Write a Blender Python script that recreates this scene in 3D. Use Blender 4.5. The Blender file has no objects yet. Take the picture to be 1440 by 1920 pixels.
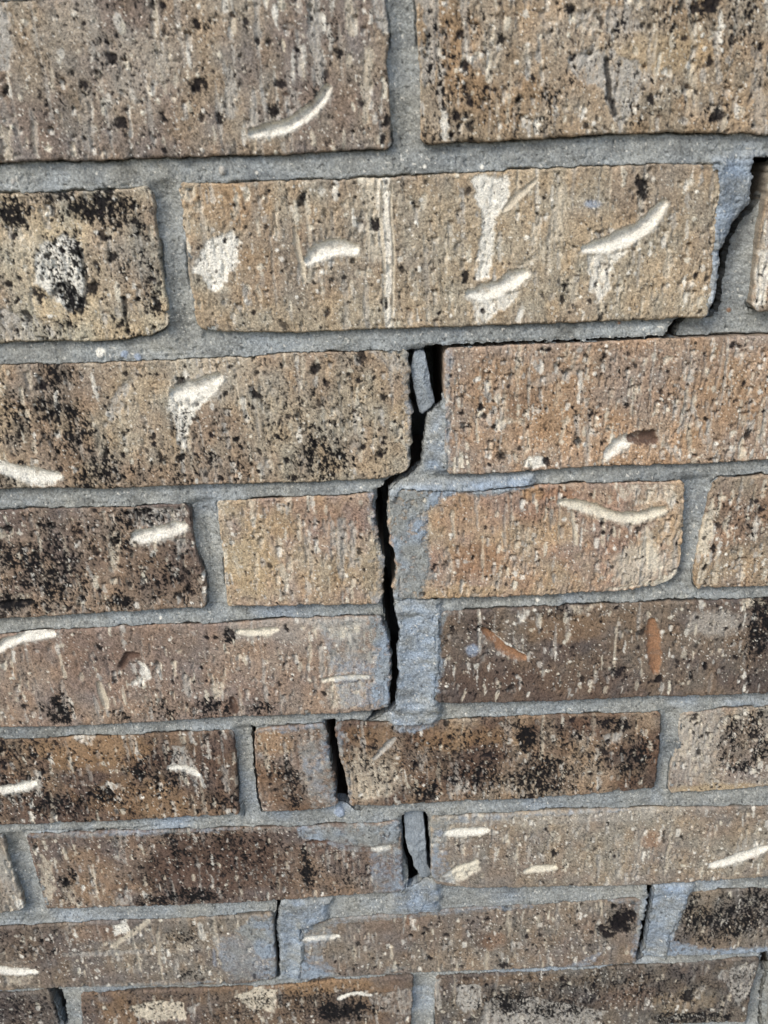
import bpy, math, random
import numpy as np
from mathutils import Matrix, Vector

# ------------------------------------------------------------------ camera, sky, sun, exposure
scene = bpy.context.scene
CAM_LOC = (-0.02718, -0.38349, 1.00886)
CAM_RIGHT, CAM_UP, CAM_BACK = (0.999295, -0.010122, -0.036152), (0.037154, 0.404801, 0.91365), (0.005387, -0.914349, 0.404892)
CAM_F = 0.807292  # focal length in units of the picture height

cam_data = bpy.data.cameras.new('camera')
cam = bpy.data.objects.new('camera', cam_data)
scene.collection.objects.link(cam)
cam_data.sensor_fit = 'VERTICAL'
cam_data.sensor_height = 36.0
cam_data.lens = 36.0 * CAM_F
cam_data.clip_start = 0.01
cam_data.clip_end = 500.0
cam.matrix_world = Matrix(((CAM_RIGHT[0], CAM_UP[0], CAM_BACK[0], CAM_LOC[0]),
                           (CAM_RIGHT[1], CAM_UP[1], CAM_BACK[1], CAM_LOC[1]),
                           (CAM_RIGHT[2], CAM_UP[2], CAM_BACK[2], CAM_LOC[2]),
                           (0, 0, 0, 1)))
cam_data.dof.use_dof = True
cam_data.dof.focus_distance = 0.455
cam_data.dof.aperture_fstop = 13.0
scene.camera = cam

SUN_EL, SUN_AZ = 44.0, -46.0        # azimuth measured from straight in front of the wall, negative = left
world = bpy.data.worlds.new('World')
scene.world = world
world.use_nodes = True
wn = world.node_tree
sky = wn.nodes.new('ShaderNodeTexSky')
sky.sky_type = 'NISHITA'
sky.sun_disc = False
sky.sun_elevation = math.radians(SUN_EL)
sky.sun_rotation = math.radians(180 - SUN_AZ)
sky.dust_density = 2.0
wn.links.new(sky.outputs[0], wn.nodes['Background'].inputs[0])
wn.nodes['Background'].inputs[1].default_value = 0.125
sun_data = bpy.data.lights.new('sun', 'SUN')
sun_data.energy = 1.25
sun_data.angle = math.radians(24)
sun_data.color = (1.0, 0.985, 0.955)
sun = bpy.data.objects.new('sun', sun_data)
scene.collection.objects.link(sun)
el, az = math.radians(SUN_EL), math.radians(SUN_AZ)
to_sun = Vector((math.cos(el) * math.sin(az), -math.cos(el) * math.cos(az), math.sin(el)))
sun.rotation_euler = to_sun.to_track_quat('Z', 'Y').to_euler()
sun.location = (-2, -3, 4)
vs = scene.view_settings
vs.view_transform = 'Standard'
vs.look = 'None'
vs.gamma = 1.0
vs.use_curve_mapping = False
vs.exposure = 0.90

# ------------------------------------------------------------------ helpers
COL = scene.collection
Z0 = 1.0                      # height of the bed joint under the top course; wall data is millimetres from there
rng = np.random.default_rng(7)
TAB = rng.uniform(-1, 1, (256, 256)).astype(np.float32)


def vn(x, y, seed=0):
    """value noise, about -1..1"""
    x = x + seed * 17.31
    y = y - seed * 9.77
    xi = np.floor(x).astype(np.int64)
    yi = np.floor(y).astype(np.int64)
    fx = (x - xi).astype(np.float32)
    fy = (y - yi).astype(np.float32)
    fx = fx * fx * (3 - 2 * fx)
    fy = fy * fy * (3 - 2 * fy)
    x0, x1, y0, y1 = xi & 255, (xi + 1) & 255, yi & 255, (yi + 1) & 255
    a = TAB[x0, y0] * (1 - fx) + TAB[x1, y0] * fx
    b = TAB[x0, y1] * (1 - fx) + TAB[x1, y1] * fx
    return a * (1 - fy) + b * fy


def fbm(x, y, octaves, seed=0, gain=0.55):
    s, amp, tot = 0, 1.0, 0
    for o in range(octaves):
        s = s + amp * vn(x * 2.03 ** o, y * 2.03 ** o, seed + o * 3)
        tot += amp * amp
        amp *= gain
    return s / math.sqrt(tot)


def ss(a, b, x):
    t = np.clip((x - a) / (b - a), 0, 1)
    return t * t * (3 - 2 * t)


def lin(rgb):
    c = np.array(rgb, dtype=np.float64) / 255
    return np.where(c < 0.04045, c / 12.92, ((c + 0.055) / 1.055) ** 2.4)


def sd_poly(px, pz, poly):
    """signed distance to a polygon, negative inside"""
    P = np.array(poly, float)
    d = np.full(px.shape, 1e9)
    inside = np.zeros(px.shape, bool)
    n = len(P)
    for i in range(n):
        ax, az_ = P[i]
        bx, bz = P[(i + 1) % n]
        ex, ez = bx - ax, bz - az_
        wx, wz = px - ax, pz - az_
        t = np.clip((wx * ex + wz * ez) / (ex * ex + ez * ez + 1e-9), 0, 1)
        d = np.minimum(d, (wx - ex * t) ** 2 + (wz - ez * t) ** 2)
        if az_ != bz:
            c = ((az_ > pz) != (bz > pz)) & (px < ex * (pz - az_) / (bz - az_) + ax)
            inside ^= c
    d = np.sqrt(d)
    return np.where(inside, -d, d)


def d_line(px, pz, line):
    """distance to a polyline, position along it 0..1, and signed side (positive = above)"""
    P = np.array(line, float)
    best = np.full(px.shape, 1e9)
    along = np.zeros(px.shape)
    up = np.zeros(px.shape)
    seg = np.hypot(*(P[1:] - P[:-1]).T)
    tot = seg.sum()
    acc = 0
    for i in range(len(P) - 1):
        e = P[i + 1] - P[i]
        wx, wz = px - P[i][0], pz - P[i][1]
        t = np.clip((wx * e[0] + wz * e[1]) / (e @ e + 1e-9), 0, 1)
        d = np.hypot(wx - e[0] * t, wz - e[1] * t)
        m = d < best
        best = np.where(m, d, best)
        along = np.where(m, (acc + t * seg[i]) / tot, along)
        up = np.where(m, (wz - e[1] * t) - .35 * (wx - e[0] * t), up)
        acc += seg[i]
    return best, along, up


def smooth_line(line, n=6):
    P = np.array(line, float)
    if len(P) < 3:
        return P
    E = np.vstack([2 * P[0] - P[1], P, 2 * P[-1] - P[-2]])
    out = []
    for i in range(1, len(E) - 2):
        p0, p1, p2, p3 = E[i - 1], E[i], E[i + 1], E[i + 2]
        for k in range(n):
            t = k / n
            out.append(0.5 * ((2 * p1) + (p2 - p0) * t + (2 * p0 - 5 * p1 + 4 * p2 - p3) * t * t + (3 * p1 - p0 - 3 * p2 + p3) * t ** 3))
    out.append(P[-1])
    return np.array(out)


def mesh_from(name, verts, quads, mat, colors=None, parent=None, smooth=True, tris=None, origin=None):
    """verts (n,3) in metres, quads (m,4) index array -> one mesh object"""
    me = bpy.data.meshes.new(name)
    verts = np.asarray(verts, np.float32)
    if origin is not None:
        verts = verts - np.asarray(origin, np.float32)
    nt = 0 if tris is None else len(tris)
    nq = len(quads)
    loops = np.asarray(quads, np.int32).ravel()
    if nt:
        loops = np.concatenate([loops, np.asarray(tris, np.int32).ravel()])
    starts = np.concatenate([np.arange(nq) * 4, nq * 4 + np.arange(nt) * 3]).astype(np.int32)
    me.vertices.add(len(verts))
    me.vertices.foreach_set('co', verts.ravel())
    me.loops.add(len(loops))
    me.loops.foreach_set('vertex_index', loops)
    me.polygons.add(nq + nt)
    me.polygons.foreach_set('loop_start', starts)
    me.update(calc_edges=True)
    me.validate()
    if smooth:
        me.polygons.foreach_set('use_smooth', np.ones(len(me.polygons), bool))
    if colors is not None:
        a = me.color_attributes.new('Col', 'FLOAT_COLOR', 'POINT')
        c = np.ones((len(verts), 4), np.float32)
        c[:, :3] = np.clip(colors, 0.004, 0.9)
        a.data.foreach_set('color', c.ravel())
    me.materials.append(mat)
    ob = bpy.data.objects.new(name, me)
    COL.objects.link(ob)
    if origin is not None:
        ob.location = origin
    if parent is not None:
        ob.parent = parent
    return ob


def grid_quads(nv, nu, base=0):
    i = np.arange(nv * nu).reshape(nv, nu) + base
    return np.stack([i[:-1, :-1], i[1:, :-1], i[1:, 1:], i[:-1, 1:]], -1).reshape(-1, 4)


def grain_material(name, grain_scale, grain_amt, bump, rough=0.93, spec=0.25):
    """vertex colour times fine sand grain, with a fine grain bump"""
    m = bpy.data.materials.new(name)
    m.use_nodes = True
    nt = m.node_tree
    bs = nt.nodes['Principled BSDF']
    bs.inputs['Roughness'].default_value = rough
    bs.inputs['Specular IOR Level'].default_value = spec
    at = nt.nodes.new('ShaderNodeAttribute')
    at.attribute_name = 'Col'
    tc = nt.nodes.new('ShaderNodeTexCoord')
    n1 = nt.nodes.new('ShaderNodeTexNoise')
    n1.inputs['Scale'].default_value = grain_scale
    n1.inputs['Detail'].default_value = 3.0
    n1.inputs['Roughness'].default_value = 0.65
    n2 = nt.nodes.new('ShaderNodeTexVoronoi')
    n2.inputs['Scale'].default_value = grain_scale * 1.3
    nt.links.new(tc.outputs['Object'], n1.inputs['Vector'])
    nt.links.new(tc.outputs['Object'], n2.inputs['Vector'])
    mr = nt.nodes.new('ShaderNodeMapRange')
    mr.inputs['From Min'].default_value = 0.3
    mr.inputs['From Max'].default_value = 0.7
    mr.inputs['To Min'].default_value = 1 - grain_amt
    mr.inputs['To Max'].default_value = 1 + grain_amt
    nt.links.new(n1.outputs[0], mr.inputs['Value'])
    mx = nt.nodes.new('ShaderNodeVectorMath')
    mx.operation = 'SCALE'
    nt.links.new(at.outputs['Color'], mx.inputs[0])
    nt.links.new(mr.outputs[0], mx.inputs['Scale'])
    nt.links.new(mx.outputs[0], bs.inputs['Base Color'])
    ad = nt.nodes.new('ShaderNodeMath')
    ad.operation = 'ADD'
    nt.links.new(n1.outputs[0], ad.inputs[0])
    nt.links.new(n2.outputs['Distance'], ad.inputs[1])
    bp = nt.nodes.new('ShaderNodeBump')
    bp.inputs['Strength'].default_value = 0.8
    bp.inputs['Distance'].default_value = bump
    nt.links.new(ad.outputs[0], bp.inputs['Height'])
    nt.links.new(bp.outputs[0], bs.inputs['Normal'])
    return m


MAT_BRICK = grain_material('fired_brick', 1200, 0.34, 0.0003)
MAT_MORTAR = grain_material('sand_mortar', 1150, 0.30, 0.0003)

PAL = {k: lin(v) for k, v in dict(
    W=(224, 218, 202), P=(200, 188, 165), G=(174, 168, 156), C=(212, 203, 181), O=(160, 128, 92), Y=(186, 162, 124),
    R=(150, 113, 84), D=(92, 72, 60), K=(15, 13, 14), B=(146, 156, 168), M=(138, 139, 133), MB=(139, 149, 157)).items()}

# base tones of each brick: main, second, tears, pale flecks, black specks
TONE = {
    '1a': ((152, 131, 107), (136, 117, 99), .5, .7, .8), '1b': ((152, 126, 95), (164, 140, 110), .7, .8, .9),
    '2a': ((186, 164, 130), (164, 144, 116), .4, .4, .8), '2b': ((168, 145, 115), (156, 134, 106), .5, .8, .35),
    '2c': ((165, 145, 120), (150, 128, 102), .5, .8, .4), '3a': ((170, 148, 119), (156, 132, 104), .4, .6, .9),
    '3b': ((174, 136, 100), (162, 132, 104), 1., 1., .25), '4a': ((146, 120, 97), (124, 102, 85), .6, .5, .7),
    '4b': ((174, 146, 110), (162, 132, 106), .8, .7, .25), '4c': ((172, 142, 108), (160, 128, 100), .9, .7, .25),
    '4d': ((158, 132, 102), (148, 120, 92), .6, .6, .5), '5a': ((150, 123, 101), (140, 115, 96), .6, .6, .3),
    '5b': ((120, 99, 80), (104, 86, 72), .4, .6, .45), '6a': ((130, 102, 76), (112, 86, 66), .5, .5, .9),
    '6b': ((122, 92, 68), (140, 116, 96), .5, .5, .7), '6c': ((156, 128, 99), (120, 94, 71), .6, .5, .9),
    '6d': ((160, 142, 120), (150, 130, 110), .6, .5, .3), '7a': ((150, 140, 125), (140, 126, 108), .5, .5, .3),
    '7b': ((138, 112, 90), (118, 96, 80), .6, .5, .6), '7c': ((150, 132, 110), (140, 122, 102), .6, .6, .35),
    '8a': ((134, 117, 99), (120, 105, 91), .5, .5, .4), '8b': ((132, 114, 96), (124, 106, 90), .5, .5, .4),
    '8c': ((128, 113, 97), (118, 104, 90), .5, .3, .6), '9a': ((112, 100, 90), (100, 88, 80), .5, .4, .6),
    '9b': ((120, 95, 73), (110, 90, 75), .6, .4, .6), '9c': ((112, 98, 84), (102, 89, 78), .6, .4, .6),
    '9d': ((135, 112, 90), (120, 100, 84), .5, .4, .5)}

# ------------------------------------------------------------------ measured wall: millimetres, x to the right, z up
BRICKS = {
 '1a': (1,[(-258.3,65.9),(-170.5,66.8),(-87.2,67.6),(-20.3,68.3)],[(-257.9,8.3),(-221.0,8.1),(-186.8,8.2),(-164.1,8.0),(-146.0,7.5),(-118.7,7.4),(-96.0,7.4),(-64.2,6.8),(-41.5,7.3),(-30.1,7.7),(-19.9,8.1)],[],[(-20.5,61.8),(-20.1,50.7),(-20.9,39.3),(-20.1,29.6),(-20.1,17.6)]),
 '1b': (1,[(-9.1,68.4),(58.1,69.1),(141.1,69.9),(228.9,70.8)],[(-7.5,9.1),(3.9,9.1),(17.4,8.9),(31.0,8.8),(42.3,9.2),(53.6,9.2),(62.5,10.1),(80.6,9.9),(98.6,9.6),(119.0,8.7),(139.5,7.1),(175.7,6.9),(230.5,6.5)],[(-8.6,61.4),(-8.2,50.3),(-7.8,38.9),(-7.6,23.2)],[]),
 '2a': (2,[(-361.7,-3.2),(-258.8,-3.5),(-189.6,-4.0),(-178.1,-4.0),(-166.6,-4.7),(-143.5,-4.5),(-127.3,-4.0),(-123.7,-4.5)],[(-363.2,-66.8),(-278.2,-67.5),(-204.1,-68.7),(-196.5,-67.7),(-189.2,-68.5),(-179.3,-68.4),(-164.6,-69.2),(-147.2,-69.1),(-133.4,-67.4),(-125.2,-63.6)],[],[(-123.4,-10.2),(-124.1,-16.7),(-124.2,-23.4),(-124.2,-30.1),(-124.5,-37.0),(-124.2,-46.3),(-123.9,-54.6)]),
 '2b': (2,[(-112.9,-3.2),(-97.3,-3.4),(-85.8,-3.4),(-51.3,-3.5),(-23.8,-3.7),(-5.4,-2.9),(17.6,-2.9),(40.5,-2.6),(63.3,-2.4),(95.3,-2.5),(122.0,-3.9)],[(-112.0,-64.3),(-108.5,-65.9),(-100.0,-67.0),(-68.1,-68.7),(-45.8,-68.8),(-26.1,-68.8),(18.3,-69.0),(42.9,-69.2),(67.5,-69.2),(104.5,-69.4),(124.0,-68.4)],[(-112.4,-12.7),(-112.8,-21.6),(-112.7,-32.8),(-113.0,-44.4),(-112.9,-56.3)],[(122.9,-10.6),(123.8,-19.2),(124.2,-28.1),(124.4,-34.9),(124.9,-46.3),(125.0,-56.9)]),
 '2c': (2,[(143.1,-4.0),(200.5,-3.6),(381.1,-4.7)],[(143.6,-66.2),(150.8,-67.0),(214.5,-67.2),(381.6,-69.4)],[(143.3,-17.8),(142.6,-28.8),(142.4,-40.1),(143.1,-56.4)],[]),
 '3a': (3,[(-253.0,-77.6),(-206.4,-78.6),(-181.4,-79.1),(-156.4,-79.3),(-123.9,-79.3),(-93.9,-79.2),(-68.8,-78.4),(-43.9,-78.6),(-26.5,-78.7),(-15.0,-79.2)],[(-254.4,-140.2),(-220.4,-141.0),(-193.8,-141.2),(-178.0,-142.7),(-154.1,-143.3),(-135.3,-142.7),(-87.4,-143.2),(-50.1,-143.8),(-28.8,-143.5),(-16.4,-138.9)],[],[(-14.6,-84.7),(-14.6,-95.0),(-14.6,-105.5),(-14.6,-116.2),(-15.1,-127.2)]),
 '3b': (3,[(1.7,-79.3),(13.4,-78.8),(33.3,-78.3),(68.1,-78.6),(105.3,-78.0),(152.6,-78.6),(239.7,-80.1)],[(2.1,-141.3),(13.8,-142.1),(24.4,-142.2),(37.6,-142.2),(50.9,-141.6),(72.0,-140.7),(98.6,-141.2),(133.0,-141.5),(161.9,-140.4),(240.1,-140.9)],[(1.4,-90.5),(1.8,-106.2),(1.6,-125.1)],[]),
 '4a': (4,[(-365.7,-152.5),(-277.1,-152.7),(-222.9,-152.2),(-201.3,-152.2),(-174.5,-153.0),(-155.7,-153.5),(-142.1,-152.2),(-127.7,-153.4)],[(-364.1,-219.5),(-295.1,-217.5),(-237.2,-215.7),(-219.9,-215.1),(-179.7,-214.1),(-151.0,-213.7),(-126.1,-212.8)],[],[(-127.5,-164.4),(-127.7,-170.4),(-126.9,-181.2),(-124.7,-192.2),(-125.0,-201.8)]),
 '4b': (4,[(-114.0,-151.9),(-96.3,-151.8),(-72.0,-151.0),(-47.9,-151.4),(-32.3,-150.3)],[(-115.0,-212.9),(-94.0,-213.4),(-65.5,-214.3),(-42.8,-214.6),(-31.9,-213.8)],[(-113.7,-160.5),(-113.7,-169.5),(-113.5,-180.2),(-113.9,-191.1),(-114.7,-197.4),(-114.4,-205.4)],[(-33.9,-156.3),(-33.8,-162.3),(-33.0,-168.3),(-32.4,-174.3),(-31.8,-180.5),(-30.4,-186.1),(-29.7,-190.5),(-30.5,-197.7),(-31.8,-204.0),(-31.7,-208.9)]),
 '4c': (4,[(-27.1,-149.3),(-7.6,-150.1),(11.1,-150.9),(27.2,-150.9),(45.9,-149.7),(72.6,-149.6),(99.3,-149.8),(121.8,-150.4)],[(-26.5,-212.0),(-8.6,-212.8),(19.8,-213.0),(48.2,-213.2),(76.6,-212.4),(99.2,-211.8),(115.9,-209.2)],[(-28.2,-156.6),(-28.4,-162.5),(-27.8,-168.5),(-27.2,-174.5),(-26.6,-180.7),(-24.8,-186.0),(-24.4,-190.4),(-25.2,-197.9),(-26.5,-204.9)],[(123.4,-167.2),(124.2,-182.3),(124.7,-196.3),(123.3,-204.1)]),
 '4d': (4,[(136.9,-149.6),(163.1,-148.3),(232.4,-148.8),(374.9,-149.4)],[(133.7,-211.9),(153.1,-212.7),(172.9,-212.6),(246.3,-212.4),(371.7,-212.1)],[(134.8,-160.2),(134.0,-167.6),(133.0,-184.2),(132.7,-198.2)],[]),
 '5a': (5,[(-269.4,-225.6),(-239.3,-224.9),(-210.2,-223.8),(-181.2,-223.0),(-152.3,-222.6),(-115.0,-223.5),(-77.5,-221.7),(-54.6,-222.0),(-31.4,-223.0)],[(-270.0,-286.9),(-253.1,-286.3),(-228.9,-287.4),(-204.6,-287.7),(-173.9,-286.8),(-146.4,-285.8),(-118.9,-285.1),(-70.4,-285.4),(-52.1,-285.5),(-32.0,-282.3)],[],[(-30.8,-230.4),(-29.3,-237.3),(-28.7,-245.9),(-28.7,-254.6),(-29.7,-267.1),(-30.0,-275.4)]),
 '5b': (5,[(-5.6,-221.5),(19.9,-220.2),(48.5,-220.1),(77.0,-220.0),(105.5,-219.6),(139.8,-220.3),(174.0,-219.8),(232.4,-219.1)],[(-9.6,-279.6),(8.5,-281.1),(29.6,-281.6),(65.9,-282.1),(111.1,-281.5),(147.3,-282.0),(183.4,-281.8),(228.4,-281.3)],[(-4.3,-234.9),(-3.5,-248.7),(-3.4,-261.0),(-4.7,-269.9)],[]),
 '6a': (6,[(-358.6,-294.0),(-255.1,-295.3),(-215.3,-296.0),(-193.8,-295.8),(-178.4,-295.7),(-147.6,-295.2),(-120.6,-294.8)],[(-361.9,-360.7),(-269.6,-359.6),(-237.1,-359.4),(-204.8,-359.6),(-162.5,-358.6),(-123.9,-357.4)],[],[(-121.0,-309.8),(-122.1,-325.5),(-122.9,-341.7)]),
 '6b': (6,[(-108.3,-294.2),(-95.3,-293.3),(-80.0,-292.9),(-67.2,-292.3)],[(-109.9,-356.0),(-97.7,-356.5),(-84.8,-356.3),(-75.1,-355.5),(-64.3,-353.1)],[(-109.8,-306.4),(-110.7,-322.1),(-110.9,-336.1),(-110.9,-346.4)],[(-66.9,-302.6),(-66.3,-312.2),(-65.4,-324.1),(-64.5,-334.2),(-64.5,-344.4)]),
 '6c': (6,[(-62.6,-292.1),(-52.5,-291.8),(-40.3,-292.7),(-22.0,-294.3),(-3.7,-293.2),(20.7,-292.4),(51.1,-291.9),(90.8,-292.5),(124.6,-293.2)],[(-57.0,-353.8),(-33.2,-354.9),(-13.9,-354.1),(5.3,-353.7),(31.0,-354.1),(53.4,-353.9),(79.0,-352.5),(101.3,-351.1),(126.6,-348.5)],[(-62.6,-302.8),(-62.4,-310.5),(-60.8,-320.3),(-59.7,-328.4),(-58.4,-338.5),(-57.9,-346.7)],[(125.5,-305.4),(126.3,-317.0),(126.3,-332.7)]),
 '6d': (6,[(135.3,-294.1),(151.6,-292.6),(172.7,-291.6),(184.9,-291.8),(263.7,-291.9),(373.3,-292.4)],[(135.0,-352.6),(159.0,-352.9),(193.9,-351.2),(276.3,-349.2),(373.0,-347.6)],[(135.7,-305.8),(136.0,-317.4),(134.0,-331.1),(134.1,-341.1)],[]),
 '7a': (7,[(-506.4,-375.0),(-370.7,-371.7),(-271.2,-366.8),(-268.4,-368.7)],[(-507.4,-434.7),(-389.3,-433.1),(-285.9,-432.3),(-269.4,-428.8)],[],[(-269.9,-381.7),(-270.0,-397.3),(-268.3,-411.1),(-268.3,-420.4)]),
 '7b': (7,[(-255.8,-368.0),(-232.2,-367.8),(-206.1,-367.7),(-167.1,-368.2),(-128.0,-368.3),(-89.0,-369.2),(-63.0,-368.3),(-43.4,-368.4),(-27.2,-367.4)],[(-256.1,-430.9),(-230.9,-431.6),(-200.0,-431.7),(-155.5,-431.4),(-107.5,-430.4),(-66.4,-428.2),(-26.4,-425.9)],[(-256.5,-382.3),(-256.5,-393.4),(-256.0,-407.1),(-256.1,-421.0)],[(-26.2,-379.9),(-26.2,-393.1),(-26.1,-411.1)]),
 '7c': (7,[(-8.9,-364.8),(21.5,-363.7),(53.8,-363.1),(86.1,-362.9),(118.3,-363.1),(157.2,-364.4),(196.0,-365.0),(229.1,-364.9)],[(-6.7,-418.9),(5.2,-422.7),(22.1,-424.9),(49.3,-425.7),(76.5,-426.1),(100.3,-427.2),(124.1,-427.4),(164.6,-426.1),(205.0,-424.3),(231.3,-423.4)],[(-8.5,-380.7),(-8.7,-393.9),(-9.2,-409.6)],[]),
 '8a': (8,[(-348.5,-446.8),(-289.0,-446.1),(-254.1,-444.9),(-219.2,-443.2),(-177.7,-443.3),(-139.7,-443.2),(-110.5,-441.7)],[(-352.5,-507.8),(-302.5,-506.1),(-273.3,-505.0),(-244.3,-504.8),(-193.7,-505.8),(-143.2,-506.7),(-114.5,-501.8)],[],[(-111.9,-456.7),(-112.9,-471.6),(-112.8,-486.8)]),
 '8b': (8,[(-93.3,-450.3),(-74.4,-448.3),(-39.8,-447.1),(-12.1,-444.5),(22.3,-442.4),(56.7,-442.1),(91.0,-441.4),(127.2,-439.8)],[(-98.9,-504.7),(-70.7,-504.0),(-41.8,-502.8),(-13.0,-502.6),(23.0,-502.3),(58.9,-502.0),(94.8,-501.7),(128.1,-500.3)],[(-95.1,-464.9),(-97.0,-485.0)],[(128.4,-456.1),(128.3,-470.9),(128.6,-485.9)]),
 '8c': (8,[(153.4,-435.4),(172.6,-435.3),(206.6,-435.1),(260.9,-433.9),(391.4,-432.7)],[(146.4,-493.4),(169.3,-494.6),(194.2,-494.2),(215.4,-493.2),(272.3,-493.0),(384.4,-493.3)],[(152.8,-447.7),(150.2,-466.0),(147.0,-479.3)],[]),
 '9a': (9,[(-506.7,-514.1),(-376.2,-509.9),(-303.2,-509.3),(-268.7,-507.3)],[(-509.3,-571.6),(-318.2,-569.7),(-271.3,-569.2)],[],[(-269.5,-518.6),(-269.0,-535.0)]),
 '9b': (9,[(-249.0,-511.0),(-212.5,-510.1),(-176.2,-509.8),(-121.8,-510.4),(-99.9,-508.9),(-70.8,-506.1),(-21.3,-504.9)],[(-256.5,-569.1),(-165.9,-568.2),(-25.4,-566.8)],[(-250.5,-525.0),(-252.8,-541.4)],[(-22.7,-520.2),(-24.6,-553.1)]),
 '9c': (9,[(-7.3,-506.1),(23.0,-505.5),(59.0,-505.2),(95.0,-504.9),(148.7,-502.3),(180.7,-500.3),(211.8,-499.7)],[(-7.2,-566.6),(99.2,-565.5),(211.2,-564.4)],[(-7.9,-526.3),(-7.8,-553.9)],[(211.6,-515.9),(210.3,-531.9),(211.2,-553.9)]),
 '9d': (9,[(224.2,-499.3),(309.3,-499.9),(462.2,-496.8)],[(227.0,-564.2),(324.3,-563.3),(465.0,-561.9)],[],[]),
}

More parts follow.
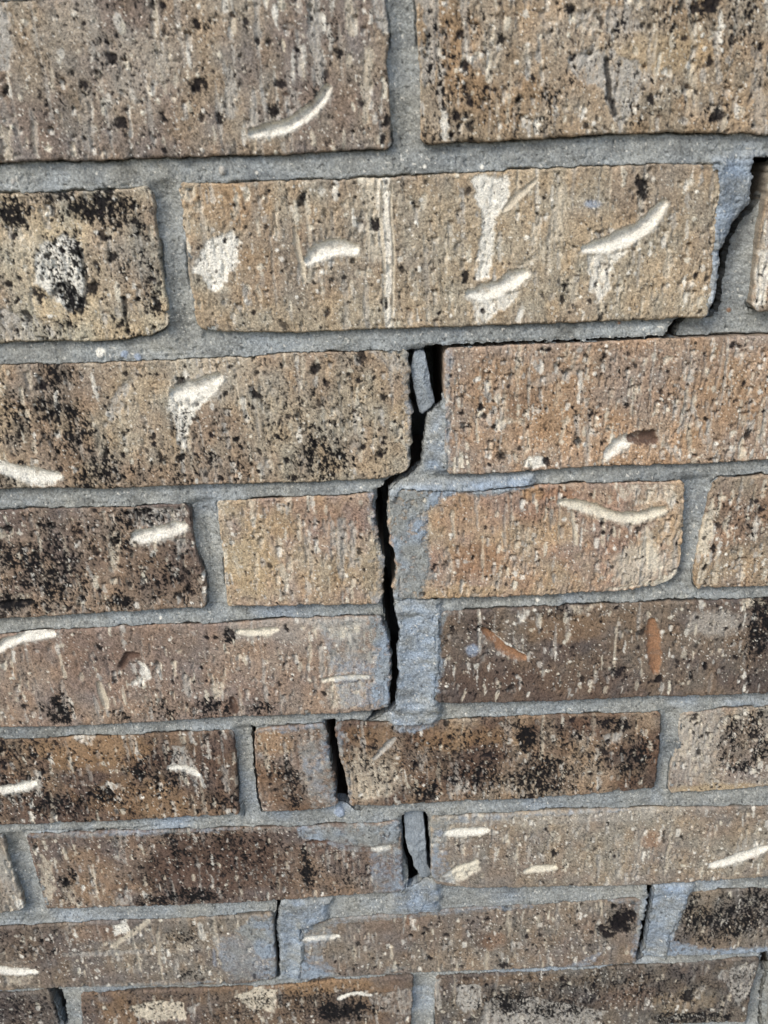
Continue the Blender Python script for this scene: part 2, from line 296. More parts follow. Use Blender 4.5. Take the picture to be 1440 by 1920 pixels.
MARKS = {
 '1a': [('g',[(-78.3,16.0),(-72.4,16.8),(-63.2,18.7),(-55.1,22.5),(-49.2,27.1),(-45.9,31.5)],5.1,2.6,'W'),('s',[(-49.1,66.5),(-49.3,51.7),(-49.2,34.5)],5.6,'G',0.75),('p',[(-177.0,70.9),(-171.1,70.7),(-171.8,56.0),(-175.1,42.9),(-179.0,43.0),(-180.3,56.3)],'G',0.8),('s',[(-86.0,39.7),(-86.9,24.0)],5.8,'G',0.7),('s',[(-75.9,31.6),(-77.9,19.7)],3.6,'G',0.7),('s',[(-56.6,52.0),(-56.9,36.8)],2.2,'G',0.6),('s',[(-28.6,43.5),(-30.8,19.0)],4.5,'P',0.6),('s',[(-35.1,64.2),(-34.7,51.2)],4.7,'P',0.6),('p',[(-27.6,65.7),(-19.1,65.4),(-20.1,50.7),(-23.4,52.7)],'G',0.8),('k',-130.6,45.1,15.1,17.3,0.35),('k',-99.4,34.4,8.8,11.8,0.35),('k',-156.1,59.2,17.1,11.3,0.2),('e',-124.4,43.0,19.5,17.4,'G',0.35),('e',-145.1,60.7,12.8,9.3,'G',0.35),('d',-133.5,21.2,3.1,2.9),('d',-146.4,36.0,1.8,1.8),('d',-99.2,35.3,3.5,2.8),('d',-150.6,40.9,1.5,2.0),('d',-132.8,45.2,2.2,2.7),('d',-92.1,21.2,1.8,2.2),('d',-65.3,33.5,2.6,1.8),('d',-40.0,44.2,2.0,2.7),('d',-21.6,19.2,2.0,2.6),('d',-68.3,49.0,1.1,1.5),('d',-73.2,49.2,1.1,1.3),('d',-77.7,56.5,1.3,2.6),('d',-109.9,63.1,1.5,1.5),('s',[(-146.1,32.1),(-148.2,14.0)],6.8,'G',0.4),('p',[(-183.6,22.4),(-179.8,21.3),(-181.7,9.0),(-186.6,9.2)],'P',0.5),('s',[(-169.2,27.0),(-170.4,10.7)],2.7,'G',0.45),('s',[(-158.4,42.3),(-158.8,34.5)],1.8,'P',0.5)],
 '1b': [('s',[(-4.4,61.3),(-2.0,50.1),(-3.7,34.9)],8.6,'G',0.7),('s',[(10.1,60.8),(11.6,42.0)],3.9,'G',0.6),('p',[(53.1,38.6),(62.6,43.1),(71.5,40.9),(82.8,35.7),(86.6,29.7),(82.9,21.9),(77.0,13.1),(73.3,16.2),(68.1,27.4),(56.8,30.8)],'G',0.8),('p',[(51.1,55.7),(76.7,56.6),(83.9,47.1),(60.1,47.9)],'G',0.6),('s',[(112.5,42.3),(116.5,28.6)],3.1,'G',0.5),('s',[(130.5,37.8),(136.1,7.9)],6.8,'G',0.4),('e',8.4,40.2,13.1,23.0,'O',0.55),('e',30.6,23.8,20.0,10.0,'O',0.4),('e',89.0,39.3,26.3,7.7,'Y',0.45),('k',109.2,51.8,32.3,8.4,0.5),('k',10.6,28.5,8.8,17.8,0.4),('k',-2.4,50.1,6.5,13.1,0.3),('k',90.5,23.6,13.4,8.0,0.25),('s',[(69.1,38.1),(70.8,26.3),(73.7,17.2)],2.7,'K',0.85),('d',107.6,55.9,5.6,3.0),('d',52.8,56.3,3.0,2.2),('d',11.0,37.2,2.0,2.5),('d',100.4,44.2,2.0,1.5),('d',117.5,15.3,3.1,2.5),('d',12.8,25.4,1.8,4.0),('d',7.3,19.6,1.8,2.4),('d',25.7,46.3,2.6,1.7),('d',8.8,48.8,1.7,1.9),('d',88.9,22.1,1.3,2.4),('p',[(91.7,34.4),(95.7,33.7),(95.5,31.0),(92.6,31.4)],'W',0.8),('k',1.8,38.5,11.0,23.0,0.5),('k',17.0,49.4,10.8,11.2,0.45),('k',122.9,45.7,17.3,11.4,0.45)],
 '2a': [('k',-148.4,-12.5,16.2,8.9,1.0),('k',-186.5,-11.1,9.2,8.9,0.95),('k',-167.9,-5.3,13.8,4.8,0.8),('k',-132.1,-19.7,3.7,13.4,0.7),('p',[(-181.2,-32.6),(-176.8,-25.9),(-165.3,-21.8),(-158.9,-25.4),(-158.2,-38.0),(-162.9,-53.2),(-169.4,-55.3),(-176.4,-47.9),(-182.4,-41.8)],'W',0.95),('k',-162.4,-28.7,5.2,9.2,0.8),('k',-169.7,-44.6,9.6,7.1,0.75),('s',[(-175.0,-46.8),(-170.0,-43.4),(-167.0,-49.4),(-169.4,-55.3)],3.4,'K',0.7),('s',[(-159.1,-28.8),(-159.7,-42.6),(-164.5,-55.5)],2.9,'K',0.8),('k',-169.8,-35.3,11.4,16.3,0.62),('k',-165.8,-49.5,6.3,7.2,0.95),('d',-175.2,-31.0,2.1,1.8),('d',-181.9,-47.2,3.1,2.9),('d',-145.8,-31.6,2.8,2.3),('d',-129.7,-54.4,2.9,3.4),('d',-157.3,-45.1,2.9,3.3),('k',-135.4,-41.2,14.4,23.4,0.35),('s',[(-143.7,-50.3),(-144.6,-64.8)],2.5,'K',0.8),('p',[(-200.6,-52.9),(-186.6,-55.9),(-176.1,-64.8),(-189.1,-68.0),(-203.6,-66.2)],'G',0.6),('k',-175.4,-61.1,14.6,7.4,0.5),('e',-185.5,-27.8,9.4,18.4,'P',0.4),('k',-243.7,-32.5,47.2,23.7,0.5)],
 '2b': [('p',[(-107.6,-33.7),(-102.5,-26.9),(-90.2,-22.4),(-88.4,-28.1),(-90.2,-36.0),(-96.0,-43.2),(-101.9,-50.0),(-107.2,-42.3),(-110.8,-39.8)],'W',0.95),('p',[(-112.3,-3.7),(-105.3,-3.3),(-104.9,-8.7),(-109.9,-11.7),(-111.9,-9.5)],'P',0.8),('p',[(-106.2,-10.3),(-102.2,-9.8),(-103.4,-15.7),(-106.6,-15.1)],'P',0.7),('g',[(-58.8,-36.7),(-53.3,-32.8),(-44.9,-31.7),(-37.6,-32.5)],6.5,2.2,'W'),('g',[(-63.9,-22.9),(-63.2,-32.4),(-61.8,-38.2),(-61.4,-46.3)],2.3,1.0,'P'),('p',[(-58.9,-37.6),(-53.6,-37.8),(-55.3,-45.4),(-60.3,-46.9)],'P',0.7),('s',[(-29.5,-3.9),(-28.9,-18.0),(-28.6,-33.7)],10.3,'P',0.7),('s',[(-22.8,-3.7),(-23.7,-16.0),(-22.6,-29.4),(-24.1,-47.7),(-23.6,-67.9)],4.7,'W',0.8),('g',[(-24.5,-5.2),(-25.6,-22.6),(-24.9,-40.7),(-26.1,-62.0)],1.2,0.8,'P'),('g',[(-20.4,-6.4),(-21.2,-18.3),(-20.6,-36.3),(-22.4,-67.5)],1.2,0.8,'P'),('s',[(-26.6,-5.1),(-26.6,-31.5)],1.9,'W',0.5),('p',[(13.9,-4.9),(29.5,-5.0),(31.1,-11.9),(25.2,-21.1),(23.8,-33.4),(22.4,-47.6),(16.1,-48.1),(17.9,-33.1),(18.9,-23.1),(16.0,-12.0)],'W',0.9),('g',[(41.8,-7.2),(35.0,-12.7),(28.2,-19.0)],2.7,1,'P'),('g',[(13.3,-53.9),(18.1,-54.1),(25.4,-52.2),(32.5,-48.9),(38.0,-46.3)],6.7,2.4,'W'),('p',[(14.2,-56.8),(36.3,-53.6),(31.6,-61.3),(24.3,-63.9),(20.2,-69.4),(16.6,-69.0)],'W',0.8),('g',[(65.0,-36.3),(72.5,-35.2),(81.8,-32.4),(89.7,-28.2),(95.4,-22.1),(97.9,-18.7)],6.0,2.6,'W'),('p',[(65.6,-39.0),(84.1,-37.9),(78.4,-43.9),(78.2,-54.4),(72.9,-60.9),(68.6,-54.8)],'W',0.75),('d',88.2,-12.5,2.8,5.2),('e',66.2,-17.8,4.2,2.0,'B',0.7),('d',-11.4,-14.5,1.6,1.1),('d',11.5,-46.7,1.4,2.3),('d',57.2,-51.8,1.7,1.4),('d',-85.3,-58.8,1.2,1.2),('d',115.5,-50.2,1.2,1.9),('s',[(52.4,-12.3),(52.1,-29.9)],7.1,'P',0.5),('s',[(43.5,-20.7),(41.5,-31.8)],3.8,'P',0.5),('s',[(-10.9,-48.2),(-11.5,-55.3)],2.4,'P',0.7),('s',[(-6.9,-27.7),(-6.6,-36.8)],1.9,'P',0.7),('s',[(102.5,-38.6),(102.4,-49.0)],3.4,'P',0.6),('s',[(60.4,-50.9),(61.5,-58.1)],4.9,'P',0.6),('e',-93.6,-11.2,20.8,13.1,'O',0.5),('e',-85.2,-43.1,14.4,14.0,'O',0.3),('p',[(118.4,-4.0),(122.2,-3.9),(123.7,-46.3),(120.4,-39.2)],'P',0.35),('s',[(-87.6,-9.3),(-89.6,-16.9)],3.3,'P',0.6),('s',[(-79.8,-19.4),(-79.8,-25.0)],2.1,'P',0.7),('s',[(-82.8,-47.9),(-81.8,-52.7)],3.4,'P',0.6),('s',[(-70.5,-12.1),(-72.1,-25.3)],2.4,'P',0.6),('s',[(-37.2,-43.0),(-31.2,-43.7)],3.4,'P',0.6),('s',[(36.0,-43.0),(44.2,-38.7),(50.9,-29.9)],3.3,'P',0.35)],
 '2c': [('s',[(145.2,-42.5),(146.3,-61.3)],7.4,'W',0.7),('k',207.1,-33.4,47.6,20.8,0.4)],
 '3a': [('k',-181.0,-83.4,10.0,10.4,0.85),('k',-187.1,-101.4,15.3,16.2,0.75),('k',-176.6,-120.7,13.0,16.7,0.8),('k',-168.4,-133.6,15.8,11.4,0.8),('k',-204.8,-106.0,12.8,16.3,0.6),('k',-155.5,-135.6,15.9,11.4,0.5),('k',-126.2,-133.9,15.8,14.2,0.45),('k',-57.3,-131.1,15.8,16.8,0.7),('k',-45.0,-99.0,30.6,20.9,0.35),('k',-101.9,-129.3,10.5,22.4,0.4),('k',-213.4,-133.2,10.5,8.6,0.6),('k',-68.9,-111.4,51.6,26.9,0.25),('g',[(-126.6,-95.3),(-118.3,-94.1),(-111.7,-91.8),(-105.5,-88.4)],7.7,2.4,'W'),('p',[(-129.3,-96.3),(-108.3,-95.3),(-116.5,-103.6),(-122.0,-112.0),(-125.1,-122.2),(-129.2,-121.2),(-128.5,-109.0),(-131.7,-102.2)],'W',0.85),('k',-124.2,-109.2,7.7,12.1,0.55),('p',[(-144.4,-82.3),(-142.8,-84.9),(-154.0,-102.7),(-162.8,-110.4),(-158.5,-98.5),(-150.4,-88.4)],'G',0.6),('g',[(-222.1,-125.0),(-212.7,-130.4),(-202.9,-133.7),(-190.3,-134.7)],6.6,2.2,'W'),('p',[(-205.8,-135.0),(-189.8,-134.8),(-193.6,-140.3),(-203.0,-140.8)],'W',0.8),('d',-189.1,-89.5,3.0,2.6),('d',-140.1,-115.9,1.5,1.9),('d',-128.5,-127.7,2.1,2.2),('d',-59.4,-86.3,2.5,2.3),('d',-38.9,-92.8,1.5,1.5),('d',-87.7,-97.4,2.0,2.1),('d',-110.4,-139.7,1.6,1.7),('d',-73.4,-141.1,2.1,2.3),('d',-38.6,-126.2,1.6,2.2),('e',-102.2,-86.5,30.0,15.4,'G',0.25),('p',[(-33.9,-77.7),(-15.0,-78.9),(-14.7,-87.3),(-23.1,-89.5),(-26.7,-84.3)],'G',0.6),('m0',[(-19.0,-78.3),(-14.5,-78.9),(-14.2,-110.8),(-15.4,-138.9),(-17.0,-141.1),(-16.9,-116.1),(-17.9,-94.9)]),('s',[(-94.8,-99.7),(-94.1,-110.4)],2.6,'W',0.5),('s',[(-103.2,-132.0),(-102.6,-136.3)],3.7,'W',0.6)],
 '3b': [('g',[(82.1,-133.8),(87.0,-129.0),(93.3,-126.5)],6.5,2,'W'),('g',[(93.3,-126.5),(101.2,-126.8),(104.7,-128.1)],7.0,2.2,'D'),('p',[(41.4,-135.6),(46.6,-133.5),(50.6,-134.2),(52.1,-138.8),(45.6,-140.8),(41.5,-139.5)],'W',0.85),('d',52.3,-137.1,1.8,2.0),('s',[(112.7,-100.5),(120.1,-109.5),(125.9,-121.8),(129.0,-130.1)],2.1,'G',0.5),('s',[(110.7,-130.8),(118.1,-138.6)],2.7,'G',0.5),('m0',[(1.4,-79.0),(5.9,-79.2),(3.8,-106.2),(5.3,-140.6),(1.5,-141.9)]),('k',82.5,-104.0,76.9,26.5,0.16),('e',46.6,-100.0,40.8,26.2,'O',0.35),('e',134.1,-108.7,25.7,29.5,'O',0.4),('e',39.2,-107.6,10.3,8.0,'D',0.3),('s',[(44.0,-97.3),(66.4,-90.4)],5.1,'G',0.35),('s',[(26.6,-117.8),(31.7,-115.3),(38.2,-115.6)],4.1,'P',0.5),('s',[(120.2,-121.5),(123.0,-135.4)],3.2,'P',0.6),('s',[(60.2,-116.5),(58.1,-127.3)],2.6,'P',0.6),('d',76.3,-85.2,1.3,2.0),('d',89.4,-110.1,1.5,1.6),('d',48.6,-81.1,2.5,1.0)],
 '4a': [('k',-199.3,-169.0,13.6,12.3,0.6),('k',-213.3,-183.8,24.8,18.9,0.8),('k',-194.0,-184.6,11.0,12.6,0.8),('k',-204.8,-196.8,19.5,12.9,0.8),('k',-163.4,-167.4,8.1,15.2,0.6),('k',-151.2,-159.0,16.2,6.6,0.8),('k',-171.5,-207.9,8.5,5.9,1.0),('k',-148.0,-192.8,16.7,19.0,0.5),('k',-227.8,-205.5,11.3,6.6,0.9),('k',-134.5,-196.6,8.4,19.2,0.5),('k',-285.7,-183.9,55.0,25.7,0.5),('p',[(-158.5,-154.2),(-128.8,-154.0),(-130.3,-161.3),(-143.7,-163.7),(-157.5,-164.7)],'G',0.7),('g',[(-156.6,-169.5),(-147.1,-168.1),(-138.7,-166.3),(-132.1,-164.5)],7.5,2.4,'W'),('p',[(-168.9,-164.2),(-164.8,-167.4),(-169.2,-188.8),(-174.1,-190.2),(-172.1,-173.2)],'P',0.7),('k',-169.4,-170.2,3.3,15.3,0.5),('p',[(-138.0,-171.5),(-131.2,-171.8),(-133.8,-180.9),(-137.5,-177.7)],'G',0.6),('g',[(-243.9,-207.5),(-229.4,-206.1),(-217.3,-205.3)],4.3,1.6,'K'),('p',[(-231.0,-200.5),(-216.8,-200.2),(-218.4,-205.3),(-230.6,-205.4)],'P',0.5),('e',-150.8,-192.7,27.8,19.1,'D',0.3),('k',-185.7,-169.6,32.7,18.4,0.45)],
 '4b': [('s',[(-51.3,-164.5),(-53.1,-196.8)],4.5,'G',0.7),('s',[(-45.4,-166.3),(-47.2,-190.7)],3.9,'G',0.6),('s',[(-56.3,-165.8),(-56.2,-177.9)],2.8,'G',0.6),('s',[(-59.6,-196.5),(-59.9,-206.1)],1.7,'P',0.5),('s',[(-95.9,-153.8),(-96.0,-162.7)],3.8,'P',0.6),('s',[(-72.8,-160.7),(-73.3,-174.2)],2.2,'P',0.6),('p',[(-82.0,-189.3),(-76.7,-186.3),(-78.0,-192.6),(-81.4,-192.4)],'P',0.7),('e',-100.0,-188.5,16.6,18.8,'Y',0.4),('e',-72.7,-159.2,24.3,14.8,'O',0.3),('e',-50.4,-196.9,16.8,15.9,'D',0.2),('m0',[(-37.1,-151.2),(-31.7,-149.7),(-33.2,-160.8),(-31.6,-175.9),(-29.3,-188.3),(-31.3,-204.1),(-30.8,-214.5),(-37.1,-214.2),(-34.1,-197.6),(-34.1,-181.9),(-36.2,-166.6)]),('s',[(-96.6,-182.4),(-97.1,-193.3)],2.8,'P',0.4),('p',[(-114.3,-151.6),(-109.7,-151.8),(-109.0,-157.7),(-114.1,-162.0)],'P',0.6),('s',[(-86.1,-189.1),(-86.4,-198.6)],2.2,'P',0.4)],
 '4c': [('m1',[(-27.9,-148.7),(-7.6,-149.0),(40.5,-147.7),(45.9,-150.0),(35.3,-153.3),(24.6,-154.3),(8.4,-152.2),(0.4,-154.8),(-6.4,-161.9),(-8.0,-173.8),(-5.4,-189.3),(-8.4,-198.6),(-11.4,-214.0),(-27.1,-214.0),(-23.9,-191.7),(-27.7,-173.0)]),('m1',[(-19.5,-194.4),(-8.3,-194.2),(-2.7,-196.6),(-2.8,-201.4),(-11.2,-202.3),(-19.1,-202.0)]),('e',19.6,-190.3,16.7,12.5,'R',0.6),('e',5.7,-168.3,16.3,15.0,'O',0.25),('e',56.8,-155.1,13.5,4.7,'R',0.65),('e',46.0,-153.7,8.1,5.3,'O',0.7),('g',[(59.7,-158.7),(69.2,-160.5),(81.7,-165.5),(95.6,-169.0),(104.2,-167.6),(112.4,-165.5)],5.7,2.0,'C'),('g',[(65.9,-164.2),(67.5,-172.4),(69.2,-183.1)],2.0,0.8,'P'),('s',[(82.3,-173.0),(83.0,-183.7)],2.2,'P',0.5),('s',[(104.6,-178.4),(109.1,-197.2)],8.4,'C',0.5),('e',103.5,-196.9,22.4,12.7,'C',0.5),('p',[(86.1,-151.0),(115.4,-150.7),(119.2,-161.1),(100.4,-161.8),(89.2,-156.9)],'C',0.5),('p',[(87.8,-210.7),(115.5,-205.4),(124.6,-197.8),(124.0,-205.7),(116.0,-209.6)],'C',0.8),('k',46.6,-170.0,10.9,9.0,0.25),('s',[(5.2,-162.4),(5.7,-174.4)],2.2,'P',0.6),('e',14.1,-209.2,28.3,5.2,'Y',0.5)],
 '4d': [('p',[(136.0,-161.8),(137.8,-158.9),(139.4,-179.8),(137.8,-192.1),(133.1,-191.9),(133.2,-176.6)],'P',0.9),('k',158.9,-174.6,8.3,12.2,0.4),('k',238.7,-177.9,55.2,24.9,0.3),('d',141.0,-188.5,1.4,2.2),('d',137.9,-199.6,1.4,1.6),('s',[(138.2,-195.2),(136.1,-207.8)],4.0,'P',0.6),('s',[(143.6,-193.9),(144.0,-208.2)],3.4,'P',0.5),('s',[(160.7,-171.7),(160.8,-183.8)],3.3,'W',0.5)],
 '5a': [('g',[(-244.6,-235.6),(-236.0,-229.8),(-223.7,-226.3),(-211.1,-225.8)],5.6,1.8,'W'),('g',[(-177.3,-248.2),(-172.8,-242.1),(-167.3,-241.0)],5.1,1.6,'D'),('p',[(-166.8,-245.2),(-164.2,-247.0),(-161.7,-256.0),(-169.3,-261.0),(-175.7,-260.4),(-167.4,-255.0)],'W',0.85),('g',[(-111.0,-228.4),(-101.3,-229.4),(-90.1,-227.9)],4.4,1.6,'C'),('p',[(-63.7,-229.0),(-52.0,-226.8),(-43.8,-224.8),(-45.0,-231.5),(-55.4,-236.2),(-61.1,-234.2)],'C',0.7),('g',[(-67.0,-262.2),(-56.8,-260.5),(-41.9,-260.4)],3.2,1.4,'C'),('p',[(-66.6,-265.4),(-45.1,-263.9),(-42.5,-271.9),(-48.9,-280.8),(-64.0,-281.2)],'C',0.4),('s',[(-66.8,-240.8),(-67.0,-257.2)],3.0,'G',0.65),('s',[(-60.2,-243.5),(-63.1,-257.4)],3.0,'G',0.65),('s',[(-49.4,-233.0),(-52.0,-253.6)],7.1,'G',0.5),('s',[(-73.0,-238.8),(-73.8,-249.2)],2.4,'P',0.5),('p',[(-129.0,-255.6),(-125.6,-264.7),(-119.6,-250.7),(-122.7,-264.8),(-128.2,-273.6),(-129.4,-266.3)],'P',0.65),('s',[(-143.4,-256.8),(-143.3,-267.5)],4.8,'G',0.6),('s',[(-147.5,-246.0),(-148.8,-254.8)],2.1,'P',0.6),('s',[(-209.7,-239.2),(-209.5,-253.2)],2.4,'P',0.7),('g',[(-191.7,-258.2),(-190.6,-269.1),(-190.1,-274.6)],4.0,1,'P'),('s',[(-179.0,-262.4),(-179.0,-273.2)],2.1,'P',0.5),('k',-217.7,-277.1,9.0,11.2,0.9),('k',-212.6,-266.3,14.9,7.3,0.3),('k',-182.3,-282.3,6.0,3.7,0.8),('k',-157.7,-279.7,9.0,8.2,0.7),('k',-131.9,-279.7,12.1,8.1,0.8),('k',-103.3,-280.2,9.0,5.9,0.7),('k',-116.0,-231.9,4.0,6.8,0.8),('s',[(-210.0,-268.2),(-209.4,-281.1)],2.4,'W',0.5),('g',[(-118.7,-272.2),(-117.9,-281.5)],4.7,1.2,'D'),('m1',[(-40.2,-221.7),(-31.1,-222.7),(-29.2,-235.6),(-28.3,-251.1),(-30.1,-279.8),(-39.9,-283.0),(-40.5,-268.4),(-38.6,-250.7),(-39.5,-236.8)]),('e',-78.0,-228.4,46.1,10.1,'G',0.4),('p',[(-77.6,-222.7),(-40.3,-222.3),(-40.5,-228.3),(-66.5,-228.9)],'G',0.6),('e',-183.7,-237.5,58.1,17.4,'D',0.15),('d',-123.5,-231.6,1.2,1.4),('d',-187.3,-235.0,1.4,2.1),('d',-84.3,-227.5,1.4,2.0),('d',-236.4,-272.6,1.5,1.9),('m0',[(-66.2,-223.9),(-37.4,-223.4),(-39.8,-279.4),(-58.0,-282.2)])],
 '5b': [('g',[(21.8,-232.7),(28.9,-240.4),(36.3,-247.7),(44.7,-251.8)],4.8,2.2,'R'),('s',[(24.4,-232.1),(33.2,-241.0),(45.2,-250.1)],1.8,'W',0.8),('g',[(113.0,-231.5),(115.3,-246.9),(118.4,-263.8)],6.4,1.8,'R'),('s',[(110.7,-226.4),(111.2,-231.4)],2.6,'P',0.8),('e',16.4,-245.1,4.7,4.5,'B',0.9),('k',173.2,-234.0,7.5,23.9,1.0),('k',171.2,-259.7,8.9,17.9,0.4),('e',147.1,-232.9,20.3,10.2,'G',0.6),('p',[(157.0,-221.1),(171.2,-220.3),(174.6,-224.1),(163.4,-225.9)],'P',0.8),('p',[(40.0,-221.7),(45.7,-222.0),(44.5,-228.6),(40.7,-228.4)],'W',0.7),('p',[(68.5,-220.6),(82.8,-219.9),(77.4,-225.0),(70.2,-224.7)],'P',0.5),('k',63.0,-224.4,11.5,5.3,0.6),('k',21.5,-231.0,8.7,5.4,0.7),('k',100.4,-262.0,5.9,7.1,0.5),('d',97.6,-263.6,3.0,3.2),('d',119.9,-269.9,2.7,3.3),('d',138.7,-267.9,1.8,3.6),('d',93.5,-222.0,1.7,2.0),('d',145.5,-262.1,1.8,2.5),('e',50.4,-272.3,59.9,14.5,'D',0.5),('e',66.4,-234.6,23.2,10.2,'O',0.3),('p',[(-9.5,-271.5),(-5.0,-270.6),(-4.2,-278.0),(-8.7,-278.5)],'P',0.8),('m1',[(-7.0,-220.7),(4.2,-220.6),(0.4,-228.4),(-1.4,-238.5),(0.2,-255.9),(-2.9,-272.2),(-7.8,-277.1),(-7.2,-238.2)]),('e',35.1,-257.4,35.6,14.1,'D',0.25)],
 '6a': [('p',[(-157.5,-304.3),(-150.5,-305.4),(-147.3,-316.5),(-144.3,-322.5),(-147.3,-340.6),(-150.2,-326.3),(-156.1,-323.2),(-160.9,-319.8)],'G',0.85),('g',[(-160.9,-319.8),(-152.5,-320.2),(-145.3,-325.3)],4.2,1,'W'),('g',[(-266.5,-331.9),(-256.9,-331.5),(-242.9,-328.1)],6.5,1.6,'W'),('k',-255.3,-331.6,12.6,20.6,0.6),('k',-254.8,-307.7,9.2,11.9,0.7),('k',-204.2,-338.0,9.5,7.4,1.0),('p',[(-199.3,-328.1),(-192.8,-330.4),(-197.3,-338.3),(-201.1,-338.1)],'W',0.7),('k',-178.9,-323.0,7.5,7.2,0.9),('k',-229.4,-320.7,28.1,32.2,0.35),('k',-195.4,-342.5,63.5,16.6,0.4),('k',-140.0,-332.8,15.7,20.3,0.35),('e',-207.9,-305.9,40.1,15.7,'O',0.6),('e',-185.9,-342.9,38.1,16.6,'O',0.4),('p',[(-215.1,-294.8),(-199.7,-294.8),(-203.8,-300.7),(-209.8,-299.7)],'W',0.6),('k',-309.1,-325.1,46.8,28.8,0.5),('s',[(-238.8,-320.3),(-241.4,-336.3)],4.4,'W',0.5),('s',[(-129.1,-321.2),(-129.4,-337.3)],4.4,'G',0.5),('k',-240.2,-312.3,21.6,23.9,0.6),('k',-167.1,-323.5,21.9,24.1,0.55),('k',-131.9,-345.4,12.7,12.4,0.7),('k',-224.7,-345.3,28.7,12.6,0.7)],
 '6b': [('e',-99.3,-303.0,12.3,15.4,'O',0.6),('k',-91.1,-335.0,8.2,20.3,0.8),('k',-102.6,-322.4,5.0,11.9,0.5),('k',-88.9,-347.4,5.1,6.6,0.9),('s',[(-85.5,-303.7),(-85.5,-323.2)],2.5,'D',0.6),('m0',[(-107.6,-293.5),(-67.1,-291.5),(-67.3,-295.3),(-107.9,-296.5)]),('m0',[(-72.1,-292.8),(-66.5,-292.3),(-65.2,-320.1),(-64.4,-348.5),(-65.3,-353.4),(-69.7,-352.4),(-69.2,-323.9)]),('e',-79.2,-323.5,9.4,23.8,'G',0.35),('m0',[(-84.2,-307.6),(-67.1,-300.6),(-65.1,-350.5),(-79.8,-354.0)])],
 '6c': [('k',47.1,-307.6,6.2,16.2,1.2),('k',56.0,-337.6,25.4,20.3,0.85),('k',83.8,-326.8,18.9,23.9,0.5),('k',100.5,-300.5,12.3,5.3,0.9),('k',112.1,-328.1,9.5,24.0,0.8),('k',21.2,-336.0,25.4,16.2,0.7),('k',-10.6,-342.7,9.6,12.2,0.9),('k',-16.3,-310.6,24.8,15.5,0.4),('k',5.4,-323.3,93.7,35.6,0.35),('k',64.8,-322.0,18.8,31.6,0.35),('p',[(-53.4,-308.9),(-35.2,-321.5),(-29.8,-345.9),(-49.0,-349.2),(-54.4,-328.6)],'P',0.5),('g',[(-28.5,-304.3),(-34.9,-311.7),(-40.8,-319.3)],3.5,1.4,'G'),('p',[(2.2,-333.1),(14.8,-335.7),(14.9,-348.0),(2.1,-347.4)],'G',0.5),('p',[(91.8,-307.7),(104.0,-306.3),(103.1,-314.0),(95.3,-313.6)],'G',0.7),('e',8.5,-305.9,37.0,10.0,'O',0.5),('e',-43.8,-301.7,18.4,8.4,'O',0.4),('m0',[(-62.9,-291.7),(-58.6,-291.9),(-58.4,-316.5),(-55.0,-340.7),(-55.0,-353.9),(-58.2,-352.9),(-60.4,-324.3)]),('e',-42.1,-337.2,19.0,16.2,'P',0.4),('m1',[(-34.1,-290.7),(-0.6,-292.2),(-9.9,-298.6),(-17.6,-301.3),(-28.3,-298.6)]),('d',26.3,-318.7,3.7,2.4),('k',14.8,-319.8,37.5,23.6,0.55),('k',-41.5,-321.2,12.5,23.7,0.5),('k',70.4,-310.6,21.7,15.5,0.55)],
 '6d': [('e',145.4,-317.8,18.7,27.6,'G',0.5),('k',172.9,-315.2,15.6,19.7,0.5),('k',167.2,-318.8,8.1,19.8,0.7),('k',178.1,-307.7,9.3,15.6,0.7),('k',174.1,-334.9,9.5,4.9,0.95),('k',186.0,-319.6,7.5,15.9,0.7),('e',174.8,-317.2,15.6,21.7,'D',0.35),('e',165.1,-350.7,28.9,4.2,'Y',0.6),('p',[(137.0,-298.3),(142.7,-294.8),(144.7,-325.6),(137.5,-325.3)],'P',0.4),('k',270.6,-323.4,47.1,24.2,0.4)],
 '7a': [('s',[(-271.5,-422.6),(-271.1,-427.3)],5.4,'W',0.8),('e',-275.2,-399.3,6.6,27.5,'G',0.4),('k',-347.1,-405.0,50.0,18.8,0.5)],
